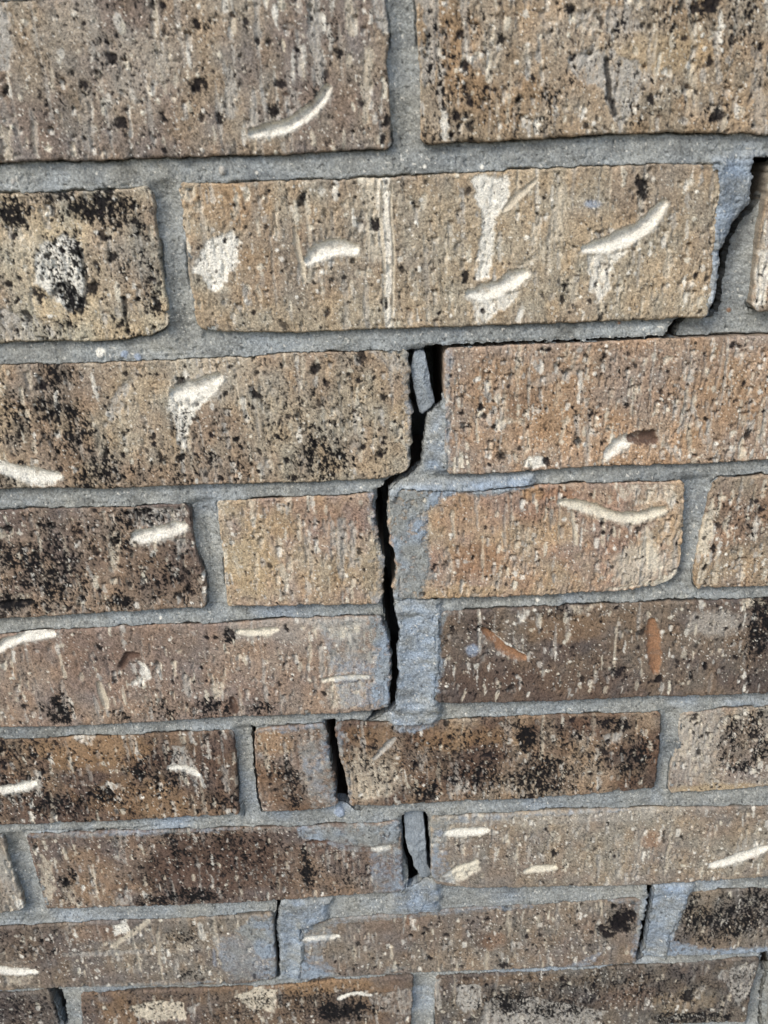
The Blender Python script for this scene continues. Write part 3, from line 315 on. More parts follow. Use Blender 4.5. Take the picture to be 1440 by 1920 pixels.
 '7b': [('e',-144.4,-396.5,53.0,31.4,'D',0.85),('k',-166.4,-386.5,4.0,35.5,0.9),('k',-149.4,-382.9,29.5,22.0,0.5),('k',-157.9,-423.3,20.4,7.5,1.0),('k',-124.5,-397.4,26.6,22.4,0.5),('k',-86.5,-401.4,5.3,18.0,1.0),('k',-182.2,-426.9,20.4,5.7,0.9),('k',-99.1,-412.2,20.1,18.3,0.4),('k',-65.3,-409.2,26.8,18.2,0.45),('k',-201.0,-376.1,8.5,8.8,0.5),('k',-240.0,-407.8,5.4,7.4,0.9),('k',-233.7,-401.3,2.7,7.3,0.9),('p',[(-250.0,-382.6),(-245.2,-391.7),(-246.3,-414.4),(-254.2,-428.1),(-255.5,-404.8)],'P',0.6),('p',[(-204.4,-367.3),(-193.0,-367.0),(-199.0,-393.9),(-204.9,-389.2)],'G',0.5),('p',[(-242.6,-412.3),(-233.8,-410.4),(-236.1,-426.6),(-243.6,-426.3)],'P',0.5),('p',[(-208.5,-420.9),(-199.3,-416.7),(-199.9,-430.7),(-211.8,-430.2)],'G',0.6),('e',-218.8,-402.0,19.9,27.4,'O',0.25),('g',[(-85.1,-381.5),(-70.3,-382.2),(-57.4,-387.2),(-44.3,-388.7)],3.0,2.2,'D'),('g',[(-44.3,-388.7),(-35.0,-387.4)],3.8,1.8,'W'),('m1',[(-90.7,-369.2),(-43.4,-368.4),(-26.5,-367.4),(-27.1,-386.4),(-35.9,-384.7),(-47.5,-387.7),(-63.6,-380.4),(-76.8,-381.1),(-89.7,-377.0)]),('k',-43.9,-379.1,13.1,6.9,0.6),('m0',[(-32.6,-384.0),(-25.9,-379.9),(-26.4,-425.9),(-33.9,-426.4),(-31.1,-410.9)]),('m0',[(-255.1,-367.6),(-167.1,-367.8),(-124.7,-368.0),(-125.0,-370.2),(-167.6,-371.6),(-255.1,-371.0)]),('p',[(-124.8,-368.9),(-89.0,-369.2),(-95.9,-373.2),(-122.0,-372.9)],'G',0.5),('k',-133.5,-388.1,49.4,22.1,0.6),('k',-182.2,-403.7,13.3,27.4,0.6),('m0',[(-47.7,-392.1),(-26.1,-388.7),(-26.4,-425.9),(-45.9,-426.8)]),('m0',[(-89.1,-370.5),(-27.2,-369.1),(-27.9,-393.0),(-64.2,-389.6)])],
 '7c': [('g',[(0.7,-376.8),(11.8,-376.5),(25.5,-375.8)],5.3,1.6,'W'),('p',[(-2.2,-412.2),(5.2,-405.8),(20.2,-399.7),(22.0,-408.8),(11.9,-416.6),(1.8,-419.8)],'C',0.85),('g',[(0.1,-412.3),(10.2,-406.0),(19.6,-401.9)],3.9,1.0,'C'),('g',[(50.9,-411.1),(58.8,-408.7),(68.9,-409.2)],5.1,1.4,'C'),('g',[(167.9,-412.1),(179.2,-408.1),(190.1,-403.2),(201.0,-398.4)],6.2,1.8,'W'),('e',127.9,-388.8,8.0,8.8,'R',0.5),('e',192.8,-405.6,4.0,4.6,'R',0.5),('s',[(134.9,-383.1),(135.0,-390.9)],2.7,'K',0.7),('e',86.4,-368.0,81.3,6.0,'G',0.4),('k',71.4,-393.2,49.7,17.7,0.18),('d',68.3,-397.5,2.3,3.1),('d',99.8,-374.5,1.6,1.7),('m0',[(-8.9,-364.8),(-2.8,-364.7),(-3.9,-381.0),(-2.8,-407.6),(-7.6,-415.6),(-8.7,-393.9)]),('e',-3.5,-376.6,3.3,3.4,'B',0.7),('m0',[(-4.4,-365.1),(53.8,-363.5),(111.9,-363.2),(112.0,-364.9),(53.9,-366.5),(-2.8,-370.2)]),('s',[(44.0,-383.2),(45.3,-405.4)],1.7,'P',0.5),('s',[(120.1,-382.4),(119.9,-418.0)],6.8,'G',0.3),('s',[(107.2,-386.1),(109.7,-417.5)],6.8,'G',0.3),('m0',[(-9.0,-369.9),(2.0,-368.3),(0.3,-394.3),(5.2,-419.5),(-7.6,-416.6)])],
 '8a': [('p',[(-215.6,-446.8),(-207.1,-443.3),(-205.1,-452.2),(-216.2,-456.6)],'W',0.9),('s',[(-193.6,-445.4),(-205.6,-455.6),(-218.9,-466.4)],4.9,'P',0.8),('g',[(-301.2,-484.2),(-287.5,-486.9),(-275.1,-487.6)],6.5,1.4,'W'),('p',[(-297.5,-491.6),(-275.9,-491.7),(-283.3,-500.8),(-297.8,-501.1)],'P',0.5),('s',[(-188.1,-455.5),(-190.0,-475.4),(-191.5,-500.1)],2.5,'P',0.5),('s',[(-159.5,-449.5),(-159.3,-461.8)],4.9,'W',0.6),('p',[(-177.0,-463.4),(-167.2,-468.9),(-171.4,-473.7),(-178.2,-471.9)],'P',0.6),('k',-169.4,-458.8,13.9,9.9,0.6),('k',-271.4,-461.3,27.8,20.2,0.45),('e',-271.4,-461.3,31.3,25.2,'D',0.4),('s',[(-252.5,-472.3),(-224.2,-472.6),(-199.4,-471.9)],4.9,'G',0.6),('k',-174.3,-495.7,10.7,7.3,0.5),('m1',[(-137.6,-455.5),(-125.9,-443.9),(-111.2,-441.7),(-112.3,-469.1),(-117.6,-484.0),(-125.9,-478.5),(-127.9,-463.3)]),('m0',[(-120.6,-478.8),(-112.8,-474.1),(-113.7,-500.8),(-124.7,-502.3),(-119.8,-489.0)]),('m0',[(-243.9,-502.7),(-193.3,-502.6),(-157.2,-502.8),(-183.0,-506.8),(-230.3,-507.6)]),('e',-133.0,-478.1,21.1,20.3,'B',0.25),('k',-129.4,-478.3,21.2,15.2,0.2),('e',-227.9,-453.5,20.7,9.9,'R',0.3),('s',[(-179.4,-481.0),(-180.9,-496.4)],3.6,'G',0.4),('s',[(-153.5,-472.1),(-154.6,-487.3)],2.8,'B',0.4),('m0',[(-152.3,-462.1),(-111.3,-454.3),(-114.3,-499.7),(-146.4,-503.4)])],
 '8b': [('k',114.8,-460.4,9.1,10.8,1.3),('d',115.6,-457.5,7.7,7.8),('d',112.8,-465.2,7.7,5.9),('d',107.0,-472.3,4.9,3.5),('d',118.8,-466.4,4.9,5.0),('d',109.3,-447.0,2.8,2.4),('d',121.5,-444.2,2.1,1.9),('d',103.2,-467.6,3.5,3.5),('g',[(-94.5,-466.0),(-82.5,-465.1),(-71.2,-464.6)],5.0,1.3,'W'),('e',31.5,-474.1,8.5,9.0,'R',0.45),('e',24.4,-473.3,5.7,11.0,'D',0.5),('k',57.8,-472.4,70.5,20.0,0.2),('d',39.6,-445.1,3.5,2.9),('d',39.8,-498.0,3.6,3.1),('m1',[(-94.7,-450.2),(-81.3,-447.9),(-87.2,-457.9),(-92.7,-461.1),(-95.6,-480.0),(-88.0,-493.2),(-70.6,-502.9),(-98.9,-504.7)]),('m0',[(-95.3,-449.2),(-39.8,-446.6),(22.3,-441.9),(56.7,-441.6),(56.8,-445.4),(15.5,-446.8),(-39.9,-450.9),(-81.7,-453.3)]),('m0',[(97.8,-440.3),(127.2,-439.8),(128.7,-456.1),(128.3,-491.0),(126.9,-499.2),(123.3,-490.8),(126.1,-465.8),(123.0,-446.2)]),('p',[(-25.9,-444.8),(-21.8,-444.1),(-21.0,-456.2),(-25.5,-456.0)],'R',0.6),('p',[(-22.7,-453.7),(-19.1,-451.4),(-19.4,-461.2),(-21.4,-461.1)],'W',0.6),('m0',[(-41.8,-502.8),(-27.2,-496.2),(-34.3,-494.3),(-41.6,-496.0)]),('m0',[(76.9,-501.9),(104.6,-487.3),(101.5,-494.8),(98.3,-500.9)]),('s',[(100.7,-442.8),(101.6,-454.8)],2.4,'P',0.6),('m0',[(-93.5,-452.7),(-67.6,-450.6),(-83.5,-480.6),(-70.6,-502.9),(-98.1,-503.7)])],
 '8c': [('k',182.8,-461.2,31.4,24.8,0.85),('k',161.2,-455.3,10.5,19.6,0.8),('k',202.0,-450.0,20.8,19.5,0.8),('k',283.5,-461.2,63.1,30.1,0.7),('m1',[(153.4,-435.4),(156.2,-435.5),(154.0,-452.5),(150.9,-469.5),(150.6,-479.4),(175.8,-489.2),(214.8,-489.1),(215.6,-494.3),(194.4,-495.8),(146.5,-495.0),(149.3,-466.9)]),('e',175.0,-483.1,21.4,7.2,'O',0.15)],
 '9a': [('k',-292.2,-525.6,29.2,16.6,0.6),('k',-383.1,-534.8,73.3,28.5,0.5),('e',-289.1,-528.5,21.9,22.2,'D',0.3),('k',-288.0,-523.1,21.8,22.1,0.5)],
 '9b': [('p',[(-216.6,-524.0),(-195.8,-519.6),(-179.8,-523.1),(-180.1,-539.5),(-202.6,-541.2),(-214.7,-535.0)],'P',0.9),('p',[(-144.5,-518.4),(-129.1,-510.6),(-114.8,-512.9),(-118.8,-537.1),(-134.8,-530.8)],'P',0.9),('k',-126.9,-525.8,14.6,13.0,0.5),('k',-201.4,-532.9,29.3,11.1,0.3),('p',[(-178.7,-528.6),(-168.8,-523.6),(-176.1,-537.0)],'G',0.7),('g',[(-73.7,-524.1),(-62.5,-519.3),(-51.6,-522.0)],3.1,1,'W'),('p',[(-53.5,-524.0),(-22.3,-514.9),(-24.0,-544.7),(-50.5,-537.8)],'G',0.5),('k',-72.6,-536.7,25.9,12.1,1.1),('k',-150.0,-535.5,22.0,16.6,0.4),('k',-232.5,-520.4,18.2,14.2,0.35),('k',-184.1,-514.8,32.6,4.3,0.5),('e',-85.7,-511.7,43.4,8.5,'O',0.6),('e',-223.4,-531.8,22.0,22.2,'O',0.4),('s',[(-152.5,-524.5),(-108.3,-522.4),(-86.5,-524.5)],2.9,'K',0.4),('k',-86.7,-527.8,40.3,21.8,0.6),('k',-210.7,-521.5,32.8,16.3,0.4)],
 '9c': [('p',[(9.3,-516.4),(23.1,-514.5),(25.2,-538.9),(12.3,-543.8),(6.8,-532.5)],'G',0.85),('p',[(27.0,-533.5),(59.9,-529.7),(112.6,-548.9),(98.8,-565.0),(23.6,-561.2)],'G',0.75),('k',45.4,-534.4,22.2,16.4,0.9),('k',75.3,-544.2,29.7,16.7,0.7),('k',96.7,-531.6,22.1,14.2,0.5),('k',144.1,-528.5,29.4,14.2,0.55),('k',198.5,-525.9,18.4,27.3,0.5),('p',[(185.8,-512.0),(209.7,-502.7),(210.3,-531.9),(203.4,-547.9),(195.6,-531.1)],'G',0.7),('p',[(162.4,-529.5),(178.3,-524.9),(176.3,-538.3),(167.2,-539.5)],'G',0.6),('s',[(158.1,-557.9),(180.2,-555.6)],5.3,'W',0.5),('p',[(184.0,-511.9),(189.9,-510.6),(192.7,-520.3),(186.8,-520.0)],'G',0.8),('e',126.2,-533.1,22.2,13.1,'R',0.2),('e',41.2,-511.6,47.1,5.3,'O',0.25),('k',173.0,-557.5,30.0,6.8,1.0),('s',[(-5.9,-510.4),(-5.4,-537.4)],5.2,'G',0.6),('e',163.6,-540.4,22.2,13.3,'Y',0.25),('d',167.8,-535.2,5.9,6.6),('k',125.2,-522.2,73.1,21.6,0.5)],
 '9d': [('k',316.3,-531.8,55.4,27.9,0.5)],
}

CRACKS = [
 (60,0.5,[(136.2,-2.3),(140.8,-1.0),(145.8,-1.2),(144.8,-9.2),(143.0,-15.6),(140.4,-22.9),(137.2,-26.8),(134.2,-30.9),(132.3,-36.0),(131.6,-42.4),(131.5,-51.3),(132.1,-60.8),(131.1,-68.0),(125.9,-69.7),(125.4,-64.1),(126.6,-55.8),(126.3,-46.4),(126.2,-39.5),(127.9,-34.5),(130.5,-29.2),(134.0,-24.0),(136.8,-19.3),(136.2,-10.0)]),
 (28,0.2,[(105.1,-78.0),(105.9,-73.6),(108.5,-70.3),(114.7,-68.3),(121.1,-68.5),(115.5,-71.0),(112.3,-73.6),(111.5,-78.0)]),
 (25,0.25,[(1.7,-80.1),(1.7,-77.3),(15.9,-77.1),(33.3,-76.8),(48.2,-77.1),(68.0,-77.1),(87.9,-77.1),(105.7,-76.6),(105.9,-78.6),(88.0,-78.6),(68.1,-78.6),(48.2,-78.6),(33.3,-78.5),(15.9,-79.1)]),
 (70,0.35,[(-15.5,-79.7),(-12.0,-79.0),(-8.5,-79.2),(-6.5,-78.0),(-3.5,-77.6),(2.4,-78.3),(1.9,-90.5),(1.0,-100.8),(-0.0,-104.0),(-0.3,-106.1),(-2.9,-107.6),(-7.0,-111.9),(-7.9,-116.5),(-8.0,-121.9),(-9.3,-126.0),(-10.2,-132.9),(-11.1,-137.4),(-13.3,-139.6),(-18.1,-141.1),(-15.7,-129.9),(-14.3,-116.2),(-14.5,-100.2),(-14.8,-89.8)]),
 (45,0.35,[(-15.9,-137.2),(-11.1,-137.4),(-13.8,-140.7),(-19.5,-144.2),(-24.1,-146.6),(-26.6,-149.3),(-27.0,-152.2),(-28.4,-161.0),(-27.6,-170.0),(-26.7,-177.6),(-24.6,-186.9),(-24.1,-190.4),(-24.9,-197.9),(-26.5,-205.6),(-26.2,-214.0),(-25.7,-223.9),(-24.2,-230.7),(-24.0,-235.8),(-25.5,-247.8),(-25.3,-258.3),(-25.9,-269.0),(-27.4,-280.6),(-30.5,-282.0),(-30.0,-276.1),(-29.7,-267.1),(-28.4,-254.7),(-28.4,-245.9),(-29.3,-236.6),(-30.8,-229.1),(-31.3,-220.4),(-31.9,-212.1),(-32.1,-204.0),(-30.8,-197.7),(-29.7,-190.2),(-30.8,-183.6),(-32.7,-174.3),(-33.8,-162.3),(-33.0,-154.9),(-31.7,-149.2),(-27.8,-145.8),(-22.1,-142.9)]),
 (25,0.3,[(-30.1,-279.8),(-26.5,-279.2),(-30.9,-286.0),(-35.9,-289.5),(-40.9,-291.9),(-44.6,-292.2),(-40.7,-287.1),(-35.1,-283.2)]),
 (16,0.3,[(-110.9,-292.6),(-107.9,-293.5),(-108.6,-306.5),(-109.8,-322.1),(-109.9,-336.2),(-109.6,-346.4),(-108.8,-357.3),(-111.2,-358.9),(-112.6,-350.4),(-112.7,-338.1),(-112.3,-322.0),(-111.3,-306.4)]),
 (6,0.2,[(-122.2,-350.0),(-120.9,-350.1),(-120.8,-358.4),(-122.2,-366.0),(-122.9,-366.0),(-122.1,-358.4)]),
 (50,0.35,[(-67.7,-291.5),(-62.2,-291.0),(-62.4,-304.7),(-61.7,-313.2),(-60.3,-321.2),(-59.1,-329.2),(-57.8,-339.7),(-57.0,-348.8),(-53.2,-355.6),(-50.8,-359.1),(-53.4,-359.8),(-58.4,-355.4),(-62.1,-353.6),(-64.7,-353.4),(-64.5,-344.4),(-64.8,-334.1),(-66.1,-324.1),(-66.9,-312.2),(-67.5,-302.5)]),
 (45,0.3,[(-25.8,-365.3),(-22.5,-362.9),(-11.8,-361.8),(-10.3,-367.8),(-9.6,-385.1),(-8.8,-402.9),(-8.0,-415.6),(-9.7,-417.4),(-13.0,-417.2),(-16.5,-419.8),(-21.3,-422.4),(-24.0,-422.2),(-22.5,-415.9),(-23.0,-409.0),(-25.4,-397.6),(-25.7,-384.3)]),
 (25,0.35,[(-107.5,-430.4),(-104.8,-430.6),(-107.7,-440.9),(-110.3,-454.3),(-111.0,-466.6),(-110.5,-476.7),(-111.5,-492.0),(-111.6,-500.9),(-114.3,-502.9),(-113.8,-489.3),(-113.5,-474.1),(-112.2,-456.7),(-109.4,-440.8)]),
 (35,0.45,[(129.0,-425.3),(133.1,-426.0),(133.9,-442.0),(133.2,-456.4),(133.0,-468.6),(133.1,-481.1),(131.9,-491.2),(134.6,-497.5),(132.0,-500.4),(127.6,-499.2),(128.2,-485.9),(128.3,-470.9),(128.7,-456.1),(129.8,-441.8)]),
 (30,0.5,[(212.4,-496.7),(218.1,-496.4),(222.6,-516.5),(219.6,-520.5),(215.3,-516.1)]),
 (18,0.5,[(219.4,-519.5),(221.6,-519.6),(221.6,-543.3),(225.0,-571.5),(222.8,-571.4),(220.1,-543.2)]),
 (16,0.5,[(-269.5,-507.8),(-264.4,-503.8),(-263.1,-512.4),(-262.5,-524.4),(-264.6,-546.4),(-268.3,-546.2),(-268.5,-532.3),(-269.5,-518.6)]),
 (3,0.2,[(-256.6,-365.8),(-222.2,-366.1),(-192.9,-366.1),(-173.2,-365.4),(-173.3,-366.2),(-193.0,-367.2),(-222.3,-367.1),(-256.9,-367.1)]),
 (3,0.2,[(-122.8,-5.0),(-120.8,-6.8),(-117.5,-7.8),(-113.4,-8.3),(-113.4,-8.7),(-117.8,-8.3),(-121.3,-7.4),(-123.4,-5.4)]),
 (3,0.2,[(-113.8,-30.5),(-113.8,-37.4),(-113.3,-44.4),(-112.3,-48.0),(-111.8,-48.0),(-112.8,-44.4),(-113.3,-37.4),(-113.3,-30.5)]),
 (3,0.2,[(-270.8,-432.1),(-269.8,-432.1),(-271.5,-438.8),(-273.9,-443.5),(-274.6,-443.4),(-272.0,-437.8)]),
]

RELIEF = [
 (5.0,1.2,[(142.0,-9.1),(145.6,-2.9),(157.9,-81.3),(110.5,-79.5),(114.3,-69.8),(127.8,-69.0),(130.2,-55.9),(129.7,-37.3),(135.3,-26.7),(140.3,-20.9)]),
 (-3.0,3,[(117.0,-1.8),(138.4,-0.5),(136.5,-11.1),(136.6,-19.7),(129.8,-29.4),(125.7,-39.5),(126.7,-60.5),(123.0,-70.1)]),
 (-2.8,3,[(-27.7,-148.7),(3.1,-146.2),(45.7,-144.2),(46.0,-153.7),(-2.3,-156.2),(-27.9,-155.1)]),
 (-3.3,3,[(-26.8,-204.2),(-2.9,-210.1),(-0.1,-225.0),(-3.6,-284.6),(-29.3,-283.5)]),
 (-3,3,[(-33.8,-280.4),(-0.6,-280.3),(-2.1,-290.3),(-9.9,-301.3),(-28.3,-298.6)]),
 (-2.5,3,[(-32.0,-417.7),(-1.6,-421.5),(-5.2,-444.9),(-36.3,-445.8)]),
 (-3.2,3,[(-106.8,-430.5),(-73.4,-432.1),(-77.9,-448.6),(-92.3,-455.2),(-97.9,-505.8),(-113.4,-505.0)]),
 (-3.2,3,[(125.6,-425.2),(158.2,-429.1),(155.2,-447.8),(149.1,-471.9),(146.4,-497.0),(130.2,-496.2)]),
 (-1.5,3,[(-3.1,-107.3),(2.3,-100.9),(2.6,-141.9),(-10.1,-141.4)]),
 (3,2,[(207.9,-520.0),(222.6,-516.5),(229.2,-571.7),(212.9,-570.9)]),
]

SHARDS = {
 'a': [(-13.1,-82.8),(-11.8,-80.6),(-9.5,-79.9),(-7.3,-80.5),(-6.6,-85.0),(-5.2,-91.5),(-4.0,-99.3),(-2.8,-103.8),(-2.8,-106.0),(-6.2,-109.6),(-8.8,-111.6),(-10.4,-110.7),(-11.3,-107.0),(-12.7,-97.7),(-13.8,-89.9)],
 'b': [(-24.9,-365.8),(-21.9,-363.0),(-13.4,-362.9),(-12.0,-374.1),(-11.6,-387.2),(-11.4,-398.2),(-10.6,-408.6),(-8.0,-415.6),(-11.4,-419.6),(-15.8,-418.0),(-17.3,-412.0),(-19.6,-406.4),(-20.4,-398.7),(-22.6,-392.8),(-24.3,-382.2)],
}

SPOTS = [
 (-92.8,1.6,1.8,1.4,'G'),
 (-159.2,-74.9,2.2,0.5,'W'),
 (-148.1,-76.1,2.0,0.4,'B'),
 (-141.9,-77.6,1.7,0.4,'B'),
 (-183.9,0.7,1.1,0.5,'G'),
 (-78.5,0.2,0.9,0.4,'W'),
 (18.7,-1.0,1.1,0.5,'W'),
 (136.2,-67.7,1.2,0.6,'R'),
 (83.6,-70.5,1.0,0.5,'R'),
 (-6.0,0.1,0.9,0.3,'W'),
 (-63.8,-360.2,3.2,1.5,'B'),
 (51.2,-216.6,1.1,0.4,'W'),
 (-151.9,-219.3,1.1,0.4,'W'),
]


ROWSTEP = {1: .5, 2: .47, 3: .48, 4: .52, 5: .56, 6: .58, 7: .62, 8: .64, 9: .68}


def view_x(z):
    """half open strip of the wall that the photograph takes in, at height z"""
    t = np.clip((65 - z) / 605.0, 0, 1.1)
    return -174 + t * (-310 + 174) - 8, 133 + t * (226 - 133) + 8


def axis_samples(a, b, lo, hi, step, coarse):
    """positions from a to b (a<b), fine inside lo..hi"""
    xs = [a]
    while xs[-1] < b - step * 0.5:
        x = xs[-1]
        if lo <= x <= hi:
            s = step
        else:
            dist = lo - x if x < lo else x - hi
            s = min(coarse, step + 0.25 * dist) if x > hi else min(coarse, max(step, 0.25 * dist))
        xs.append(x + s)
    xs = np.array(xs)
    return (xs - a) / (xs[-1] - a)


class Brick:
    pass


def edge_curves(n, spec):
    """the four ragged edges of a brick as functions: T(x)->z, B(x)->z, L(z)->x, R(z)->x"""
    row, T, B, L, R = spec
    sd = sum(map(ord, n)) % 97
    br = Brick()
    br.n, br.row = n, row
    TL, TR, BL, BR_ = T[0], T[-1], B[0], B[-1]
    L = [TL] + list(L) + [BL]
    R = [TR] + list(R) + [BR_]
    rc = 2.4

    def jag(s, k, amp=1.0):
        return amp * (0.34 * vn(s / 5.0, s * 0 + k, sd) + 0.24 * vn(s / 1.7, s * 0 + k, sd + 5) + 0.14 * vn(s / .7, s * 0 + k, sd + 9))

    def horiz(c, k, sgn):
        c = np.array(c)
        x = np.linspace(c[0, 0], c[-1, 0], int((c[-1, 0] - c[0, 0]) / 0.4))
        z = np.interp(x, c[:, 0], c[:, 1])
        kk = np.ones(9) / 9
        z = np.convolve(np.pad(z, 4, mode='edge'), kk, 'valid')
        d = np.minimum(x - x[0], x[-1] - x)
        z = z + jag(x, k) * ss(0, 2, d) + sgn * rc * np.clip(1 - d / rc, 0, 1) ** 2 * .6
        return x, z

    def vert(c, k, sgn, amp=1.0):
        c = np.array(sorted(c, key=lambda p: -p[1]))
        z = np.linspace(c[0, 1], c[-1, 1], int((c[0, 1] - c[-1, 1]) / 0.4))
        x = np.interp(-z, -c[:, 1], c[:, 0])
        kk = np.ones(7) / 7
        x = np.convolve(np.pad(x, 3, mode='edge'), kk, 'valid')
        d = np.minimum(z[0] - z, z - z[-1])
        x = x + jag(z, k, amp) * ss(0, 2, d) + sgn * rc * np.clip(1 - d / rc, 0, 1) ** 2 * .6
        return z, x
    wild = {'4b': 'R', '4c': 'L', '5a': 'R', '6b': 'R', '6c': 'L', '3a': 'R', '7b': 'R'}.get(n, '')
    br.T = horiz(T, 1.5, -1)
    br.B = horiz(B, 4.5, 1)
    br.L = vert(L, 7.5, 1, 2.9 if wild == 'L' else 1)
    br.R = vert(R, 11.5, -1, 2.9 if wild == 'R' else 1)
    if n in ('4b', '5a', '6b'):
        br.R = (br.R[0], br.R[1] - .5)
    if n in ('4c', '6c'):
        br.L = (br.L[0], br.L[1] + .45)
    return br


def tz(br, x): return np.interp(x, *br.T)
def bz(br, x): return np.interp(x, *br.B)
def lx(br, z): return np.interp(-z, -br.L[0], br.L[1])
def rx(br, z): return np.interp(-z, -br.R[0], br.R[1])


def inside_depth(br, x, z):
    """how far a point lies inside the brick outline, negative outside"""
    return np.minimum(np.minimum(tz(br, x) - z, z - bz(br, x)), np.minimum(x - lx(br, z), rx(br, z) - x))


def build_brick(br, tone, marks, step, parent, seed, fine=True, name='brick'):
    r = np.random.default_rng(1000 + seed)
    zc = 0.5 * (br.T[1].mean() + br.B[1].mean())
    if fine:
        lo0, hi0 = view_x(br.T[1].mean())
        lo1, hi1 = view_x(br.B[1].mean())
        lo, hi = min(lo0, lo1), max(hi0, hi1)
        zlo, zhi = -576.0 + 6, 72.0
    else:
        lo = hi = zlo = zhi = 1e6
    a, b = br.T[0][0], br.T[0][-1]
    u = axis_samples(a, b, lo, hi, step, 1.3 if fine else 4.0)
    v = axis_samples(0, br.T[1].mean() - br.B[1].mean(), -1e5 if fine else 1e6, 1e5 if fine else 1e6, step * 1.12, 4.0)
    nu, nv = len(u), len(v)
    U, V = np.meshgrid(u, v)

    def ev(curve, t):                    # evaluate an edge curve at 0..1 as (x, z)
        s = np.linspace(0, 1, len(curve[0]))
        return np.interp(t, s, curve[0]), np.interp(t, s, curve[1])
    tx, tzz = ev(br.T, u)
    bx, bzz = ev(br.B, u)
    lz, lxx = ev(br.L, v)
    rz, rxx = ev(br.R, v)
    cx = lambda i, j: (lxx[0], rxx[0], lxx[-1], rxx[-1])[2 * i + j]
    cz = lambda i, j: (lz[0], rz[0], lz[-1], rz[-1])[2 * i + j]
    # line the curve ends up at the corners
    for (t0, e0, t1, e1) in ((tx, (lxx[0], rxx[0]), tzz, (lz[0], rz[0])), (bx, (lxx[-1], rxx[-1]), bzz, (lz[-1], rz[-1]))):
        t0 += (e0[0] - t0[0]) * (1 - u) ** 40 + (e0[1] - t0[-1]) * u ** 40
        t1 += (e1[0] - t1[0]) * (1 - u) ** 60 + (e1[1] - t1[-1]) * u ** 60
    X = (1 - V) * tx + V * bx + (1 - U) * lxx[:, None] + U * rxx[:, None] - ((1 - V) * (1 - U) * cx(0, 0) + (1 - V) * U * cx(0, 1) + V * (1 - U) * cx(1, 0) + V * U * cx(1, 1))
    Z = (1 - V) * tzz + V * bzz + (1 - U) * lz[:, None] + U * rz[:, None] - ((1 - V) * (1 - U) * cz(0, 0) + (1 - V) * U * cz(0, 1) + V * (1 - U) * cz(1, 0) + V * U * cz(1, 1))
    D = np.minimum(np.minimum(np.abs(tzz[None] - Z), np.abs(Z - bzz[None])), np.minimum(np.abs(X - lxx[:, None]), np.abs(rxx[:, None] - X)))

    # ---- base relief and colour
    c0, c1, tear, fleck, speck = lin(tone[0]), lin(tone[1]), tone[2], tone[3], tone[4]
    c0 = (c0 + (c0.mean() - c0) * .29) * np.array([1.10, 1.125, 1.055])
    c1 = (c1 + (c1.mean() - c1) * .29) * np.array([1.04, 1.055, 1.02])
    sd = seed * 7 % 200
    kx, kz, ks, kp = r.uniform(.75, 1.5), r.uniform(.7, 1.4), r.uniform(.5, 1.8), r.uniform(-.12, .12)
    lowf = fbm(X / 38, Z / 30, 3, sd)
    mid = fbm(X / 9, Z / 12, 3, sd + 11)
    g1 = vn(X / .78, Z / .78, sd + 21)
    g2 = vn(X / 1.9, Z / 2.1, sd + 23)
    white = r.uniform(-1, 1, X.shape)
    stri = vn(X / 1.1, Z / 16, sd + 31) + .6 * vn(X / 2.6, Z / 26, sd + 33)
    C = c0 + (c1 - c0) * (1.35 * ss(-.8, .8, lowf + .5 * mid))[..., None]
    warm = vn(X / 6, Z / 9, sd + 41)
    C = C * (1 + .07 * warm[..., None] * np.array([1.2, 0, -1.3]))
    C = C * (1 + .11 * mid + .24 * g1 + .14 * g2 + .30 * white)[..., None]
    H = .24 * lowf + .19 * mid + .10 * g1 + .085 * g2 + .09 * white + .09 * ks * stri

    PX, PZ = X[nv // 2], Z[:, nu // 2]

    def win(x0, x1, z0, z1, pad=4):
        i0, i1 = np.searchsorted(PX, [x0 - pad, x1 + pad])
        j0, j1 = np.searchsorted(-PZ, [-(z1 + pad), -(z0 - pad)])
        return slice(max(j0, 0), j1), slice(max(i0, 0), i1)

    def blend(sl, m, col, grain=.12):
        cc = col * (1 + grain * (g1[sl] * .8 + white[sl] * .7 + .6 * mid[sl]))[..., None]
        C[sl] += (cc - C[sl]) * m[..., None]

    # tints
    for e in marks:
        if e[0] == 'e':
            _, ex, ez, rx_, rz_, key, st = e
            sl = win(ex - rx_, ex + rx_, ez - rz_, ez + rz_)
            q = np.hypot((X[sl] - ex) / rx_, (Z[sl] - ez) / rz_) + .28 * mid[sl] + .12 * g2[sl]
            blend(sl, ss(1.15, .55, q) * st, PAL[key])

    # torn drag marks: short vertical scoops with a ragged lip
    t1 = fbm(X / (2.1 * kx), Z / (5.2 * kz), 3, sd + 51)
    dens = vn(X / 24, Z / 20, sd + 57)
    tm = ss(.62 - .22 * tear, .95 - .22 * tear, t1 + .35 * dens)
    H -= .75 * tm
    C += (PAL['G'] * .92 - C) * (tm * .42 * ss(-.2, .5, vn(X / 7, Z / 7, sd + 61)))[..., None]
    # fine pin holes
    ph = ss(.55 + kp, .85 + kp, vn(X / 1.25, Z / 1.5, sd + 71) + .25 * g1)
    H -= .45 * ph
    C *= (1 - .45 * ph * (vn(X / 4, Z / 4, sd + 73) > .1))[..., None]

    def pick():
        i, j = r.integers(2, nu - 2), r.integers(2, nv - 2)
        return X[j, i], Z[j, i]
    area = (PX[-1] - PX[0]) * (PZ[0] - PZ[-1])
    vis = lambda x, z: True
